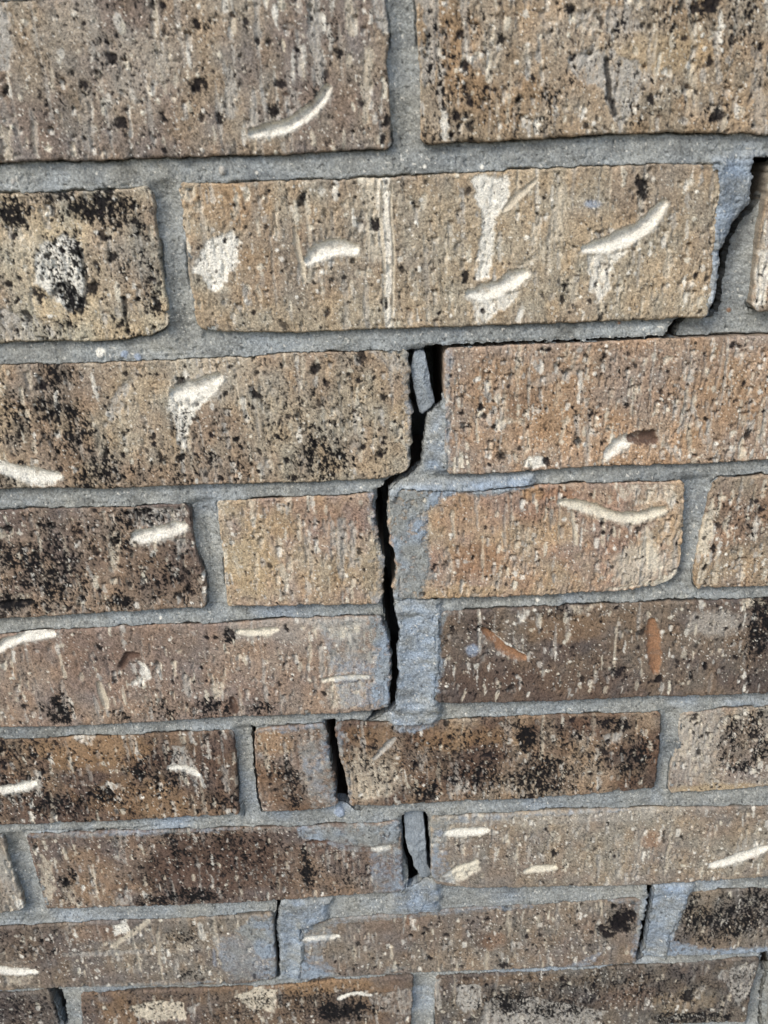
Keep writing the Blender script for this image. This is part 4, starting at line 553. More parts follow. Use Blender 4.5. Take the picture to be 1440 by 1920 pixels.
    # pale flecks: vertical, broken
    for k in range(int(area / 85 * fleck)):
        x, z = pick()
        if not vis(x, z):
            continue
        w = r.uniform(.5, 1.7)
        h = r.uniform(1.0, 5.0) * (1 if r.random() < .8 else 1.8)
        sl = win(x - w, x + w, z - h, z + h, 2)
        q = np.hypot((X[sl] - x + .12 * (Z[sl] - z) * r.uniform(-1, 1)) / w, (Z[sl] - z) / h) + .55 * g2[sl] + .25 * g1[sl]
        m = ss(1.0, .6, q)
        blend(sl, m * r.uniform(.35, .9), PAL[('P', 'G', 'C', 'W')[r.integers(4)]])
        H[sl] += m * r.uniform(-.55, .25)
    # long pale drag streaks left by the cutting wire
    for k in range(int(area / 700 * (.3 + fleck))):
        x, z = pick()
        w, h = r.uniform(.5, 1.9), r.uniform(5, 20)
        sl = win(x - w, x + w, z - h, z + h, 2)
        q = np.abs(X[sl] - x - .5 * vn(Z[sl] / 9, X[sl] * 0 + k, sd)) / w + (np.abs(Z[sl] - z) / h) ** 2 * .6 + .5 * fbm(X[sl] / 1.2, Z[sl] / 4.5, 2, sd + 59)
        m = ss(1.0, .5, q)
        blend(sl, m * r.uniform(.25, .6), PAL[('G', 'P', 'G')[r.integers(3)]])
        H[sl] -= m * .3
    # scoops: torn at the top, running out into a pale drag below
    for k in range(int(area / 120 * tear)):
        x, z = pick()
        if not vis(x, z):
            continue
        w, ln, dp = r.uniform(.5, 1.8), r.uniform(1.8, 7.5), r.uniform(.6, 1.9)
        sl = win(x - w, x + w, z - ln, z + 1, 2)
        s_ = (z - Z[sl] + .35 * g2[sl]) / ln
        dxx = np.abs(X[sl] - x + .35 * vn(Z[sl] / 2.5, X[sl] * 0 + k, sd)) / w + .3 * g2[sl]
        m = ss(1.05, .75, dxx + .3 * np.clip(s_, 0, 1)) * (s_ > 0) * (s_ < 1)
        H[sl] -= m * dp * np.clip(1 - s_, 0, 1) ** 1.3
        blend(sl, m * ss(.08, .3, s_) * r.uniform(.25, .7), PAL[('P', 'G', 'W', 'G')[r.integers(4)]])
        blend(sl, m * ss(.22, .05, s_) * r.uniform(.2, .8), PAL['D'])
    # bright sand grains
    for k in range(int(area / 16 * (.4 + fleck))):
        x, z = pick()
        if not vis(x, z):
            continue
        w = r.uniform(.25, .5) if r.random() < .93 else r.uniform(.5, 1.15)
        sl = win(x - w, x + w, z - w, z + w, 1)
        m = ss(1.15, .7, np.hypot(X[sl] - x, (Z[sl] - z) * r.uniform(.7, 1.3)) / w + .3 * g1[sl])
        blend(sl, m * r.uniform(.5, 1.0), PAL['W' if r.random() < .6 else 'C'] * 1.08)
        H[sl] += m * .22 * w

    # patches and streaks
    for e in marks:
        if e[0] == 'p':
            P = np.array(e[1])
            sl = win(P[:, 0].min(), P[:, 0].max(), P[:, 1].min(), P[:, 1].max())
            sdv = sd_poly(X[sl], Z[sl], P) + 1.1 * fbm(X[sl] / 2.2, Z[sl] / 2.6, 2, sd + 81) + .35 * g1[sl]
            m = ss(.7, -.7, sdv)
            broken = ss(-.3, .3, fbm(X[sl] / 1.5, Z[sl] / 4.0, 3, sd + 85, .7) + (e[3] - .5) * 1.05 + (.5 if e[3] >= .85 and e[2] in 'WP' else 0))
            blend(sl, m * (.28 + .72 * broken) * min(1, e[3] + .08), PAL[e[2]])
            H[sl] -= m * .55 - .10 * m * g2[sl]
        elif e[0] == 's':
            P = smooth_line(e[1])
            w = e[2] / 2
            sl = win(P[:, 0].min() - w, P[:, 0].max() + w, P[:, 1].min() - w, P[:, 1].max() + w)
            d, t, _ = d_line(X[sl], Z[sl], P)
            q = d / w + .5 * fbm(X[sl] / 1.5, Z[sl] / 5, 2, sd + 91) + .2 * g1[sl]
            m = ss(1.05, .55, q)
            blend(sl, m * e[4], PAL[e[3]])
            H[sl] -= m * (.5 if e[3] != 'K' else .7) * ss(-.6, .4, vn(X[sl] / 1.2, Z[sl] / 7, sd + 93))

    # dark iron spots: clouds, blobs, single specks
    cloud = np.zeros_like(X)
    for e in marks:
        if e[0] == 'k':
            _, ex, ez, rx_, rz_, st = e
            sl = win(ex - rx_ * 1.4, ex + rx_ * 1.4, ez - rz_ * 1.4, ez + rz_ * 1.4)
            q = np.hypot((X[sl] - ex) / rx_, (Z[sl] - ez) / rz_) + .3 * fbm(X[sl] / 7, Z[sl] / 7, 2, sd + 95)
            cloud[sl] = np.maximum(cloud[sl], ss(1.65, .3, q) * min(1.22, st * 1.02 + .10))
    cloud = np.maximum(cloud, speck * .58 * ss(-.5, .9, fbm(X / 13, Z / 11, 2, sd + 97)))
    dust = .95 * fbm(X / 1.0, Z / 1.6, 2, sd + 101, .8) + .42 * fbm(X / 2.6, Z / 6.0, 3, sd + 103, .75) + .22 * white
    dm = ss(0, .16, dust - (1.22 - 1.50 * np.minimum(cloud, 1.15))) * (cloud > .04)
    fine_d = ss(.2, .5, vn(X / .8, Z / .8, sd + 107) + .5 * white - .95 + .85 * cloud) * (cloud > .04)
    dm = np.maximum(dm, .8 * fine_d)
    C += (PAL['K'] * (1 + .5 * white[..., None]) - C) * (dm * .985)[..., None]
    # brown halo of the clouds
    C *= (1 - .38 * np.clip(cloud, 0, 1) * ss(-.4, .7, fbm(X / 2.2, Z / 8, 3, sd + 109, .7)))[..., None]
    H -= .30 * dm
    spots = []
    ksp = r.uniform(.8, 1.3)
    for e in marks:
        if e[0] == 'd':
            spots.append((e[1], e[2], e[3], e[4], .95))
    for k in range(int(area / 11 * (speck + .12))):
        x, z = pick()
        if not vis(x, z) or vn(np.array([x / 15]), np.array([z / 15]), sd + 111)[0] + r.uniform(-1, 1) < -.3:
            continue
        s = min(2.2, .26 * ksp * math.exp(abs(r.normal(0, .62))))
        spots.append((x, z, s, s * r.uniform(.9, 1.7), r.uniform(.75, .99)))
    for x, z, w, h, st in spots:
        sl = win(x - w, x + w, z - h, z + h, 2)
        q = np.hypot((X[sl] - x + .25 * (Z[sl] - z) * math.sin(x * 7)) / w, (Z[sl] - z) / h) + .5 * g2[sl] * min(1, w) + .32 * g1[sl] + .12 * white[sl]
        m = ss(1.15, .7, q)
        C[sl] += (PAL['K'] * r.uniform(.8, 2.6) * np.array([1.15, 1, .95]) - C[sl]) * (m * st)[..., None]
        H[sl] -= m * min(.6, .4 * w)

    # grooves: finger sized scoops with a steep upper lip
    for e in marks:
        if e[0] == 'g':
            P = smooth_line(e[1])
            w, dp, key = e[2] / 2, e[3], e[4]
            sl = win(P[:, 0].min() - w, P[:, 0].max() + w, P[:, 1].min() - w, P[:, 1].max() + w, 5)
            d, t, up = d_line(X[sl], Z[sl], P)
            wl = w * (1.05 - .34 * np.abs(2 * t - 1) ** 3 + .14 * vn(t * 4, t * 0 + sd, 3) + .10 * vn(t * 11, t * 0 + sd, 13))
            q = d / wl + .04 * g2[sl] + .04 * g1[sl] + .22 * fbm(X[sl] / 5, Z[sl] / 5, 3, sd + 119, .65)
            sg = q * np.clip(up / np.maximum(d, .05), -1, 1)
            prof = np.clip(1 - q * q, 0, 1) ** .45 * (.42 + .58 * ss(-.9, .45, sg))
            base = H[sl]
            calm = ss(1.1, .8, q)
            if key in 'WCP' and w > 1.2:      # clay dragged out below the scoop
                low = ss(1.9, .9, d / wl + .5 * fbm(X[sl] / 1.6, Z[sl] / 3.2, 3, sd + 129, .7)) * ss(.1, -.3, sg)
                blend(sl, low * .62, PAL[key] * .92)
            H[sl] = base * (1 - .86 * calm) - 1.1 * dp * prof + .22 * np.exp(-((q - 1.2) / .2) ** 2)
            col = PAL[key] * (.95 + .1 * vn(X[sl] / 3, Z[sl] / 3, sd + 121))[..., None]
            dots = ss(.35, .6, vn(X[sl] / .9, Z[sl] / .9, sd + 123) + .35 * white[sl] - .35) * (speck * .7)
            col = col * (1 - .8 * dots)[..., None] * (1 + .05 * white[sl])[..., None]
            m = ss(1.22, .78, q + .12 * white[sl]) * (.97 - .42 * ss(.2, .8, fbm(X[sl] / 2.5, Z[sl] / 2.5, 2, sd + 127)))
            C[sl] += (col - C[sl]) * m[..., None]

    # mortar smears left on the face
    film = np.zeros_like(X)
    bl_ = ss(-.6, .6, fbm(X / 14, Z / 14, 2, sd + 165))
    scol = PAL['M'] * 1.04 + (PAL['MB'] - PAL['M']) * bl_[..., None]
    for e in marks:
        if e[0] in ('m0', 'm1'):
            P = np.array(e[1])
            sl = win(P[:, 0].min(), P[:, 0].max(), P[:, 1].min(), P[:, 1].max())
            sdv = sd_poly(X[sl], Z[sl], P) + 1.5 * fbm(X[sl] / 4, Z[sl] / 4, 4, sd + 131, .7) + .5 * g1[sl]
            m = ss(.9, -.9, sdv)
            thin = ss(-.5, .5, fbm(X[sl] / 2.5, Z[sl] / 2.5, 4, sd + 135, .7) + .1)
            blend(sl, m * (.35 + .5 * thin) if e[0] == 'm1' else m * (.12 + .5 * thin), scol[sl], .2)
            H[sl] = H[sl] * (1 - .35 * m) + .12 * m
            if e[0] == 'm1':
                film[sl] = np.maximum(film[sl], ss(.2, -2.2, sdv - .3) * ss(-.62, -.25, fbm(X[sl] / 3, Z[sl] / 3, 4, sd + 137, .7)))

    # rounded, chipped arris
    rr = 1.25 + .6 * vn(X / 9, Z / 9, sd + 141)
    q = np.clip(1 - D / rr, 0, 1)
    H -= rr * (1 - np.sqrt(np.clip(1 - q * q, 0, 1))) * .9
    chip = ss(.35, .75, fbm(X / 3.2, Z / 3.2, 2, sd + 145)) * np.exp(-D / 1.5)
    H -= 1.3 * chip
    tilt = r.uniform(-.004, .004, 2)
    H += r.uniform(-.5, .6) + tilt[0] * (X - X.mean()) + tilt[1] * 2 * (Z - zc)

    # ---- mesh: face plus sides running back into the wall
    face = np.stack([X / 1000, -H / 1000, Z0 + Z / 1000], -1).reshape(-1, 3)
    idx = np.arange(nv * nu).reshape(nv, nu)
    loop = np.concatenate([idx[0, :], idx[1:, -1], idx[-1, -2::-1], idx[-2:0:-1, 0]])
    nl = len(loop)
    ring = face[loop]
    cen = np.array([X.mean() / 1000, 0, Z0 + zc / 1000])
    verts, cols, quads = [face], [C.reshape(-1, 3)], [grid_quads(nv, nu)]
    prev = loop
    cr = C.reshape(-1, 3)[loop]
    if name == 'brick':
        core = (c0 * .55 + c1 * .35)
    n0 = nv * nu
    lc = np.arange(nl)
    for dep in (.9, 2.4, 5.5, 11, 24, 60, 88):
        nr = ring.copy()
        nr[:, 1] = ring[:, 1] * max(0, 1 - dep / 4) + dep / 1000
        inward = .00025 + .00035 * (1 + vn(lc / 5.0, lc * 0 + dep, sd + 151)) * min(1, dep / 4)
        dirn = cen[None] - ring
        dirn[:, 1] = 0
        dx = np.sign(dirn[:, 0]) * (np.abs(np.abs(ring[:, 0] - cen[0]) - (PX[-1] - PX[0]) / 2000) < .0035 + 0.0)
        dz = np.sign(dirn[:, 2]) * (np.abs(np.abs(ring[:, 2] - cen[2]) - (PZ[0] - PZ[-1]) / 2000) < .0035)
        nr[:, 0] += dx * inward
        nr[:, 2] += dz * inward
        verts.append(nr)
        f = min(1, dep / 3)
        core = core * .55 + PAL['M'] * .25 if dep == .9 else core
        cc = cr * (1 - f) + core * f * (1 + .25 * vn(lc / 3.0, lc * 0 + dep * 3, sd + 155))[:, None]
        cols.append(cc)
        cur = n0 + np.arange(nl)
        nxt = np.roll(np.arange(nl), -1)
        quads.append(np.stack([prev, prev[nxt], cur[nxt], cur], -1))
        prev = cur
        n0 += nl
    org = (float(cen[0]), 0.0, float(cen[2]))
    ob = mesh_from(name, np.concatenate(verts), np.concatenate(quads), MAT_BRICK, np.concatenate(cols), parent, True, None, org)
    # thick mortar film as a skin of its own, a child of the brick
    fm = film > .5
    if fine and fm.sum() > 300:
        fq = grid_quads(nv, nu)
        ok = fm.reshape(-1)[fq].all(1)
        fq = fq[ok]
        used, inv = np.unique(fq, return_inverse=True)
        Hs = H + .06 + .35 * ss(.5, 1, film) + film * (.28 * fbm(X / 4, Z / 4, 2, sd + 161) + .10 * g1 + .07 * white) * ss(.5, .8, film)
        Hs = np.where(fm, Hs - .55 * (H - np.median(H[fm])) * ss(.5, .9, film), Hs)
        sv = np.stack([X / 1000, -Hs / 1000, Z0 + Z / 1000], -1).reshape(-1, 3)[used]
        sc = scol * (1 + .16 * fbm(X / 3, Z / 3, 3, sd + 167) + .18 * g1 + .22 * white)[..., None]
        s = mesh_from('mortar_smear', sv - np.array(org), inv.reshape(-1, 4), MAT_MORTAR, sc.reshape(-1, 3)[used], ob)
        s['label'] = 'blue grey mortar smeared over the brick face'
    return ob


# ------------------------------------------------------------------ the wall
wall = bpy.data.objects.new('brick_wall', None)
COL.objects.link(wall)
wall['label'] = 'weathered tan and brown brick wall split by a stepped crack'
wall['category'] = 'wall'
wall['kind'] = 'thing'

NOTE = {'4b': 'left piece of a tan brick snapped by the crack', '4c': 'right piece of a tan brick snapped by the crack, smeared with mortar',
        '6b': 'small orange brown end of a brick cut off by two cracks', '6c': 'larger dark speckled piece of the snapped brick'}
bricks = {}
for i, (n, spec) in enumerate(BRICKS.items()):
    bricks[n] = edge_curves(n, spec)
for i, (n, br) in enumerate(bricks.items()):
    ob = build_brick(br, TONE[n], MARKS[n], ROWSTEP[br.row], wall, i + 1)
    if n in NOTE:
        ob['label'] = NOTE[n]

# ------------------------------------------------------------------ mortar joints: one height field, cut into joints
GS = 0.46
gx = np.arange(-322, 240, GS)
gz = np.arange(78, -590, -GS)
GX, GZ = np.meshgrid(gx, gz)
lo, hi = view_x(GZ)
invis = (GX > lo - 6) & (GX < hi + 6)
DI = np.full(GX.shape, -99.0)
rows = {}
for n, br in bricks.items():
    rows.setdefault(br.row, []).append(br)
for rw in rows.values():
    rw.sort(key=lambda b: b.T[0][0])
for br in bricks.values():
    i0, i1 = np.searchsorted(gx, [br.T[0][0] - 12, br.T[0][-1] + 12])
    j0, j1 = np.searchsorted(-gz, [-(br.T[1].max() + 8), -(br.B[1].min() - 8)])
    sl = (slice(j0, j1), slice(i0, i1))
    DI[sl] = np.maximum(DI[sl], inside_depth(br, GX[sl], GZ[sl]))
keep = (DI < 2.6) & invis
jj, ii = np.nonzero(keep)
x, z, di = GX[keep], GZ[keep], DI[keep]
rowT, rowB = {}, {}
for k, rw in rows.items():
    rowT[k] = np.interp(x, np.concatenate([b.T[0] for b in rw]), np.concatenate([b.T[1] for b in rw]))
    rowB[k] = np.interp(x, np.concatenate([b.B[0] for b in rw]), np.concatenate([b.B[1] for b in rw]))
label = np.zeros(len(x), int)             # k = bed joint under row k ; 100 + = head joint
tt = np.zeros(len(x))
for k in range(0, 10):
    up = rowB[k] if k in rowB else np.full(len(x), rowT[1] + 11 if k == 0 else 0)
    dn = rowT[k + 1] if k + 1 in rowT else rowB[9] - 11
    m = (z <= up) & (z >= dn)
    label[m] = k + 1
    tt[m] = ((up - z) / np.maximum(up - dn, .5))[m]
headdepth = np.full(len(x), 3.0)
ingap_above = np.zeros(len(x))
ingap_below = np.zeros(len(x))
hj = 0
for k, rw in rows.items():
    for a, b in zip(rw[:-1], rw[1:]):
        hj += 1
        xl, xr = rx(a, z), lx(b, z)
        s = (x - xl) / np.maximum(xr - xl, .6)
        band = (z < rowT[k]) & (z > rowB[k])
        m = band & (s > -.6) & (s < 1.6)
        label[m] = 100 + hj
        near = (z < rowT[k] + 14) & (z > rowB[k] - 14) & (s > -.5) & (s < 1.5)
        c = np.clip(s, 0, 1)
        headdepth[near] = (1.3 + 2.4 * np.sin(math.pi * c) ** .8 + .9 * (1 - c))[near]
        soft = ss(-.15, .1, s) * ss(1.15, .9, s)
        ingap_above = np.maximum(ingap_above, soft * (z <= rowB[k]) * (z > rowB[k] - 14))
        ingap_below = np.maximum(ingap_below, soft * (z >= rowT[k]) * (z < rowT[k] + 14))
bed = 3.7 - 2.6 * tt
depth = np.where(label < 100, bed, headdepth)
isbed = label < 100
depth = np.where(isbed, depth + (headdepth - depth) * ingap_above * ss(.7, 0, tt), depth)
depth = np.where(isbed, depth + (headdepth - depth) * ingap_below * ss(.55, 1, tt), depth)
# hand worked surface
nlow = fbm(x / 26, z / 14, 3, 5)
nmid = fbm(x / 7, z / 5, 3, 15)
ng = vn(x / .95, z / .95, 25)
ng2 = vn(x / 1.9, z / 1.7, 27)
nw = rng.uniform(-1, 1, len(x))
depth += .55 * nlow + .30 * nmid + .11 * ng + .13 * ng2 + .09 * nw
pit = ss(.62, .85, vn(x / 1.5, z / 1.4, 35) + .3 * ng)
depth += .6 * pit
depth += np.where(isbed, .16 * vn(x / 22, z / 1.1, 37), .10 * vn(x / 1.4, z / 18, 37))
gap = ss(.75, .15, np.abs(di + .25)) * ss(.05, .5, fbm(x / 17, z / 17, 2, 39))
depth += 2.2 * gap
blue = ss(.1, .8, fbm(x / 34, z / 26, 2, 45) - .3 + (-z - 150) / 900.0) * .45
for d, s_, poly in RELIEF:
    sdv = sd_poly(x, z, poly) + 1.4 * nmid
    m = ss(s_, -s_, sdv)
    depth += d * m
    if d < 0:
        blue = np.maximum(blue, m * (.62 + .38 * nmid))
blue = np.clip(blue + .15 * nmid, 0, 1)
col = PAL['M'] + (PAL['MB'] - PAL['M']) * blue[:, None]
col = col * (1 + .08 * nlow + .08 * nmid + .20 * ng + .12 * ng2 + .26 * nw)[:, None]
stain = ss(.3, .9, fbm(x / 15, z / 9, 3, 55))
tone_ = fbm(x / 60, z / 45, 3, 53)
col = col * (1 - .30 * stain + .10 * tone_)[:, None] * (1 + .05 * fbm(x / 28, z / 20, 2, 51)[:, None] * np.array([1.0, .2, -1.0]))
col = col * (1 + .07 * np.where(isbed, vn(x / 18, z / .9, 57), vn(x / 1.2, z / 14, 57)) + .08 * fbm(x / 5, z / 5, 2, 59))[:, None]
wh = ss(.80, .92, vn(x / 1.0, z / 1.0, 65) + .12 * nw)
col += (PAL['W'] - col) * (wh * .7)[:, None]
dk = ss(.78, .92, vn(x / 1.3, z / 1.3, 75) + .1 * nw)
col *= (1 - .75 * dk)[:, None]
# pebbles and lime spots caught in the joints
for sx, sz, sr, sh, key in SPOTS:
    q_ = np.hypot(x - sx, z - sz) / sr + .25 * ng2
    m = ss(1.1, .7, q_)
    depth -= sh * np.sqrt(np.clip(1 - q_ * q_, 0, 1))
    col += (PAL[key] * (1 + .12 * nw)[:, None] - col) * (m * .85)[:, None]
# thin wash of mortar creeping onto the arris
depth = np.where(di > -.6, depth + .5 * nmid, depth)
# cracks
hole = np.zeros(len(x), bool)
vx, vz = x.copy(), z.copy()
for dp, rag, poly in CRACKS:
    P = np.array(poly)
    m = (x > P[:, 0].min() - 4) & (x < P[:, 0].max() + 4) & (z > P[:, 1].min() - 4) & (z < P[:, 1].max() + 4)
    if not m.any():
        continue
    xi, zi = x[m], z[m]
    jag = lambda a, b: 2.2 * rag * (.8 * vn(a / 2.6, b / 2.6, 85) + .55 * vn(a / 1.0, b / 1.0, 87))
    sdv = sd_poly(xi, zi, poly) + jag(xi, zi)
    grow = .45 if dp >= 40 else 0
    sdv = sdv - grow
    e = .08
    gxx = (sd_poly(xi + e, zi, poly) + jag(xi + e, zi) - grow - sdv) / e
    gzz = (sd_poly(xi, zi + e, poly) + jag(xi, zi + e) - grow - sdv) / e
    gl = np.maximum(np.hypot(gxx, gzz), .5)
    snap = np.abs(sdv) < GS * .55
    mv = np.where(snap, np.clip(sdv / gl, -GS * .45, GS * .45), 0)
    vx[m] -= mv * gxx / gl
    vz[m] -= mv * gzz / gl
    inner = sdv < -GS * .55
    lip = ss(1.3, 0, sdv) * .5
    dcur = depth[m]
    dnew = np.where(inner, np.maximum(dcur, dp * (1 + .15 * vn(xi / 5, zi / 5, 89))), dcur + lip)
    if dp >= 14:
        dnew = dcur + lip
        hole[np.nonzero(m)[0][inner]] = True
    depth[m] = dnew
vid = np.full(GX.shape, -1, np.int64)
vid[jj, ii] = np.arange(len(x))
q = np.stack([vid[:-1, :-1], vid[1:, :-1], vid[1:, 1:], vid[:-1, 1:]], -1).reshape(-1, 4)
q = q[(q >= 0).all(1)]
gone = hole[q].any(1)
NV = len(x)


def edge_keys(f):
    a, b = f, np.roll(f, -1, 1)
    return np.minimum(a, b) * NV + np.maximum(a, b)


gone_edges = np.unique(edge_keys(q[gone]).ravel())
q = q[~gone]
fl = label[q[:, 0]]
P3 = np.stack([vx / 1000, depth / 1000, Z0 + vz / 1000], -1)
for lab in np.unique(fl):
    if lab == 0:
        continue
    fq = q[fl == lab]
    if len(fq) < 40:
        continue
    used, inv = np.unique(fq, return_inverse=True)
    V = P3[used]
    cv = col[used]
    faces = [inv.reshape(-1, 4)]
    # broken rim of the mortar crust along the crack
    k = edge_keys(fq)
    rim = np.isin(k, gone_edges)
    ea, eb = fq[rim], np.roll(fq, -1, 1)[rim]
    if len(ea):
        ru, rinv = np.unique(np.concatenate([ea, eb]), return_inverse=True)
        ia, ib = np.searchsorted(used, ea), np.searchsorted(used, eb)
        ja, jb = rinv[:len(ea)], rinv[len(ea):]
        for dpt in (1.2, 3.0, 6.5):
            R3 = P3[ru].copy()
            xr, zr = R3[:, 0] * 1000, R3[:, 2] * 1000
            R3[:, 1] += dpt / 1000
            R3[:, 0] += .00045 * vn(xr / 1.3 + dpt * 3, zr / 1.3, 301)
            R3[:, 2] += .00045 * vn(xr / 1.3 + dpt * 3, zr / 1.3, 303)
            base = len(V)
            V = np.concatenate([V, R3])
            cv = np.concatenate([cv, col[ru] * .9])
            faces.append(np.stack([ia, ib, base + jb, base + ja], -1))
            ia, ib = base + ja, base + jb
    org = V.mean(0)
    org[1] = 0
    mesh_from('bed_joint' if lab < 100 else 'head_joint', V, np.concatenate(faces), MAT_MORTAR, cv, wall, True, None, tuple(float(t) for t in org))

# ------------------------------------------------------------------ loose pieces of mortar in the crack
def shard(poly, front, thick, lean, seed, label_):
    P = np.array(poly)
    n = len(P)
    s = np.concatenate([[0], np.cumsum(np.hypot(*(np.roll(P, -1, 0) - P).T))])
    Q = np.vstack([P, P[:1]])
    m = 150
    ts = np.linspace(0, s[-1], m, endpoint=False)
    px, pz = np.interp(ts, s, Q[:, 0]), np.interp(ts, s, Q[:, 1])
    c = np.array([px.mean(), pz.mean()])
    px = px + .25 * vn(ts / 1.2, ts * 0, seed) + .3 * vn(ts / 3.5, ts * 0, seed + 9)
    pz = pz + .25 * vn(ts / 1.4, ts * 0 + 5, seed)
    verts, quads, cols = [], [], []
    rings = [0.02] + list(np.linspace(.08, 1, 24))
    for f in rings:
        x_, z_ = c[0] + (px - c[0]) * f, c[1] + (pz - c[1]) * f
        edge = (1 - f) * 2.6
        h = front + lean[0] * (x_ - c[0]) + lean[1] * (z_ - c[1]) + .4 * fbm(x_ / 4, z_ / 5, 4, seed, .65) + .18 * vn(x_ / .9, z_ / .9, seed + 3)
        fr = np.random.default_rng(seed)
        h = h + np.max([fr.uniform(-.5, .5) * (x_ - c[0]) + fr.uniform(-.28, .28) * (z_ - c[1]) - fr.uniform(0, 1.2) for _ in range(6)], axis=0) * .8
        h = h + .5 * np.clip(1 - edge / .25, 0, 1) ** 2 + .5 * np.abs(vn(x_ / 6, z_ / 6, seed + 11))
        verts.append(np.stack([x_ / 1000, h / 1000, Z0 + z_ / 1000], -1))
        g = 1 + .10 * fbm(x_ / 5, z_ / 5, 2, seed + 5) + .14 * vn(x_ / .9, z_ / .9, seed + 7) + .1 * rng.uniform(-1, 1, len(x_))
        cols.append((PAL['M'] * .45 + PAL['MB'] * .55)[None] * g[:, None])
    for dpt in (.25, .6, 1.0):
        v = verts[len(rings) - 1].copy()
        v[:, 1] += dpt * thick / 1000
        v[:, 0] = c[0] / 1000 + (v[:, 0] - c[0] / 1000) * (1 - .06 * dpt)
        verts.append(v)
        cols.append(cols[len(rings) - 1])
    for a in range(len(verts) - 1):
        i = np.arange(m)
        j = (i + 1) % m
        quads.append(np.stack([a * m + i, a * m + j, (a + 1) * m + j, (a + 1) * m + i], -1))
    last = (len(verts) - 1) * m
    V = np.concatenate(verts + [np.array([[c[0] / 1000, front / 1000, Z0 + c[1] / 1000], [c[0] / 1000, (front + thick) / 1000, Z0 + c[1] / 1000]])])
    nv = len(V)
    i = np.arange(m)
    tris = np.concatenate([np.stack([i, np.full(m, nv - 2), (i + 1) % m], -1)[:, [0, 1, 2]], np.stack([last + i, last + (i + 1) % m, np.full(m, nv - 1)], -1)])
    cc = np.concatenate(cols + [np.array([PAL['M'], PAL['M']])])
    ob = mesh_from('mortar_shard', V, np.concatenate(quads), MAT_MORTAR, cc, None, True, tris, (float(c[0] / 1000), 0.0, float(Z0 + P[:, 1].min() / 1000)))
    ob['label'] = label_
    ob['category'] = 'mortar shard'
    ob['group'] = 'loose mortar shards wedged in the crack'
    return ob


shard(SHARDS['a'], 2.5, 12, (-.10, .02), 201, 'narrow loose grey mortar shard hanging tilted in the open upper crack')
shard(SHARDS['b'], 1.2, 14, (.05, .06), 231, 'wider blue grey mortar shard wedged upright in the lower crack')

# ------------------------------------------------------------------ the wall beyond the picture: plain bricks and mortar
PW, PH = 248.5, 72.3
proto = []
for k in range(4):
    nm = 'x%d' % k
    w_, h_ = 238, 61
    spec = (0, [(-w_ / 2, h_ / 2), (0, h_ / 2), (w_ / 2, h_ / 2)], [(-w_ / 2, -h_ / 2), (0, -h_ / 2), (w_ / 2, -h_ / 2)], [], [])
    br = edge_curves(nm, spec)
    tn = (((152, 127, 101), (140, 115, 94), .5, .5, .5), ((166, 140, 108), (150, 126, 98), .5, .5, .5), ((128, 98, 74), (112, 86, 66), .5, .5, .6), ((138, 118, 100), (124, 106, 92), .5, .5, .5))[k]
    mk = [('k', 40, 0, 90, 30, .45), ('e', -60, 0, 50, 30, 'G', .3), ('g', [(-60, 5), (-40, 9), (-20, 16)], 7, 2.0, 'W')]
    proto.append(build_brick(br, tn, mk, 2.4, wall, 60 + k, fine=False))
used_proto = set()
rr = random.Random(5)


def plain(xc, zc):
    k = rr.randrange(4)
    o = proto[k]
    if k in used_proto:
        o = o.copy()
        COL.objects.link(o)
        o.parent = wall
    used_proto.add(k)
    o.location = (xc / 1000, 0, Z0 + zc / 1000)


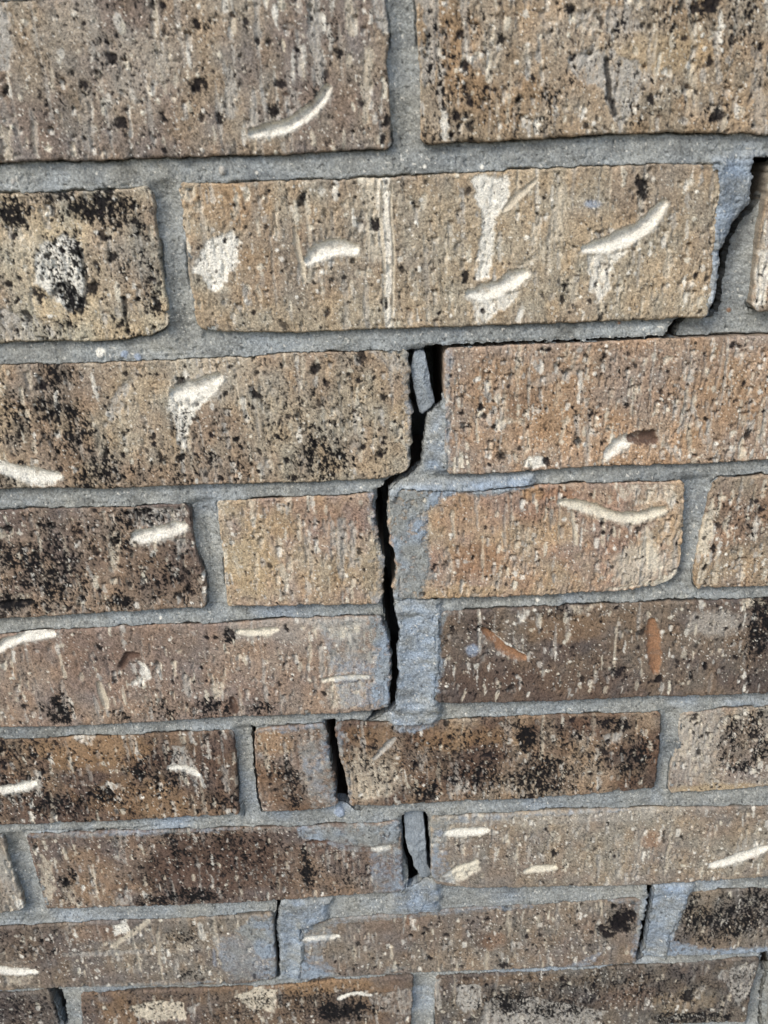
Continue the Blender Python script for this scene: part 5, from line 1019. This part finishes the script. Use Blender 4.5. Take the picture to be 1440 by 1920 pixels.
for row in range(-6, 15):
    zc = -35.5 - PH * (row - 2)
    if row in rows:
        rw = rows[row]
        lft, rgt = rw[0], rw[-1]
        zl = .5 * (lft.T[1][0] + lft.B[1][0])
        zr = .5 * (rgt.T[1][-1] + rgt.B[1][-1])
        for c in range(1, 3):
            if lft.T[0][0] - PW * c > -760:
                plain(lft.T[0][0] - 10.5 - 119 - PW * (c - 1), zl)
            if rgt.T[0][-1] + PW * c < 720:
                plain(rgt.T[0][-1] + 10.5 + 119 + PW * (c - 1), zr)
    else:
        j0 = -13 if row % 2 else -119 - 5
        for c in range(-3, 3):
            plain(j0 + PW * (c + .5), zc - (3.0 if row > 9 else -3.0 if row < 1 else 0))
# plain mortar round the measured part
zt, zb = 78.0, -590.0
lt, ht = view_x(np.array(zt))
lb, hb = view_x(np.array(zb))
zt2, zb2 = 74.0, -584.0
inn = [(float(lt) - 3, zt2), (float(ht) + 3, zt2), (float(hb) + 3, zb2), (float(lb) - 3, zb2)]
outr = [(-800, 660), (760, 660), (760, -1000), (-800, -1000)]
V = [(a / 1000, .0045, Z0 + b / 1000) for a, b in inn + outr]
V += [(a / 1000, .10, Z0 + b / 1000) for a, b in outr]
Q = [(0, 1, 5, 4), (1, 2, 6, 5), (2, 3, 7, 6), (3, 0, 4, 7), (4, 5, 9, 8), (5, 6, 10, 9), (6, 7, 11, 10), (7, 4, 8, 11), (8, 9, 10, 11)]
mesh_from('mortar_bed', np.array(V), np.array(Q), MAT_MORTAR, np.tile(PAL['M'], (len(V), 1)), wall, False)

# ------------------------------------------------------------------ ground
gm = bpy.data.materials.new('bare_soil')
gm.use_nodes = True
gb = gm.node_tree.nodes['Principled BSDF']
gb.inputs['Roughness'].default_value = .95
gn = gm.node_tree.nodes.new('ShaderNodeTexNoise')
gn.inputs['Scale'].default_value = 6
gn.inputs['Detail'].default_value = 8
gr = gm.node_tree.nodes.new('ShaderNodeValToRGB')
gr.color_ramp.elements[0].color = (.10, .085, .065, 1)
gr.color_ramp.elements[1].color = (.24, .21, .17, 1)
gm.node_tree.links.new(gn.outputs[0], gr.inputs[0])
gm.node_tree.links.new(gr.outputs[0], gb.inputs['Base Color'])
g = mesh_from('ground', np.array([(-200, -200, 0), (200, -200, 0), (200, 200, 0), (-200, 200, 0)]), np.array([(0, 1, 2, 3)]), gm, None, None, False)
g['kind'] = 'structure'
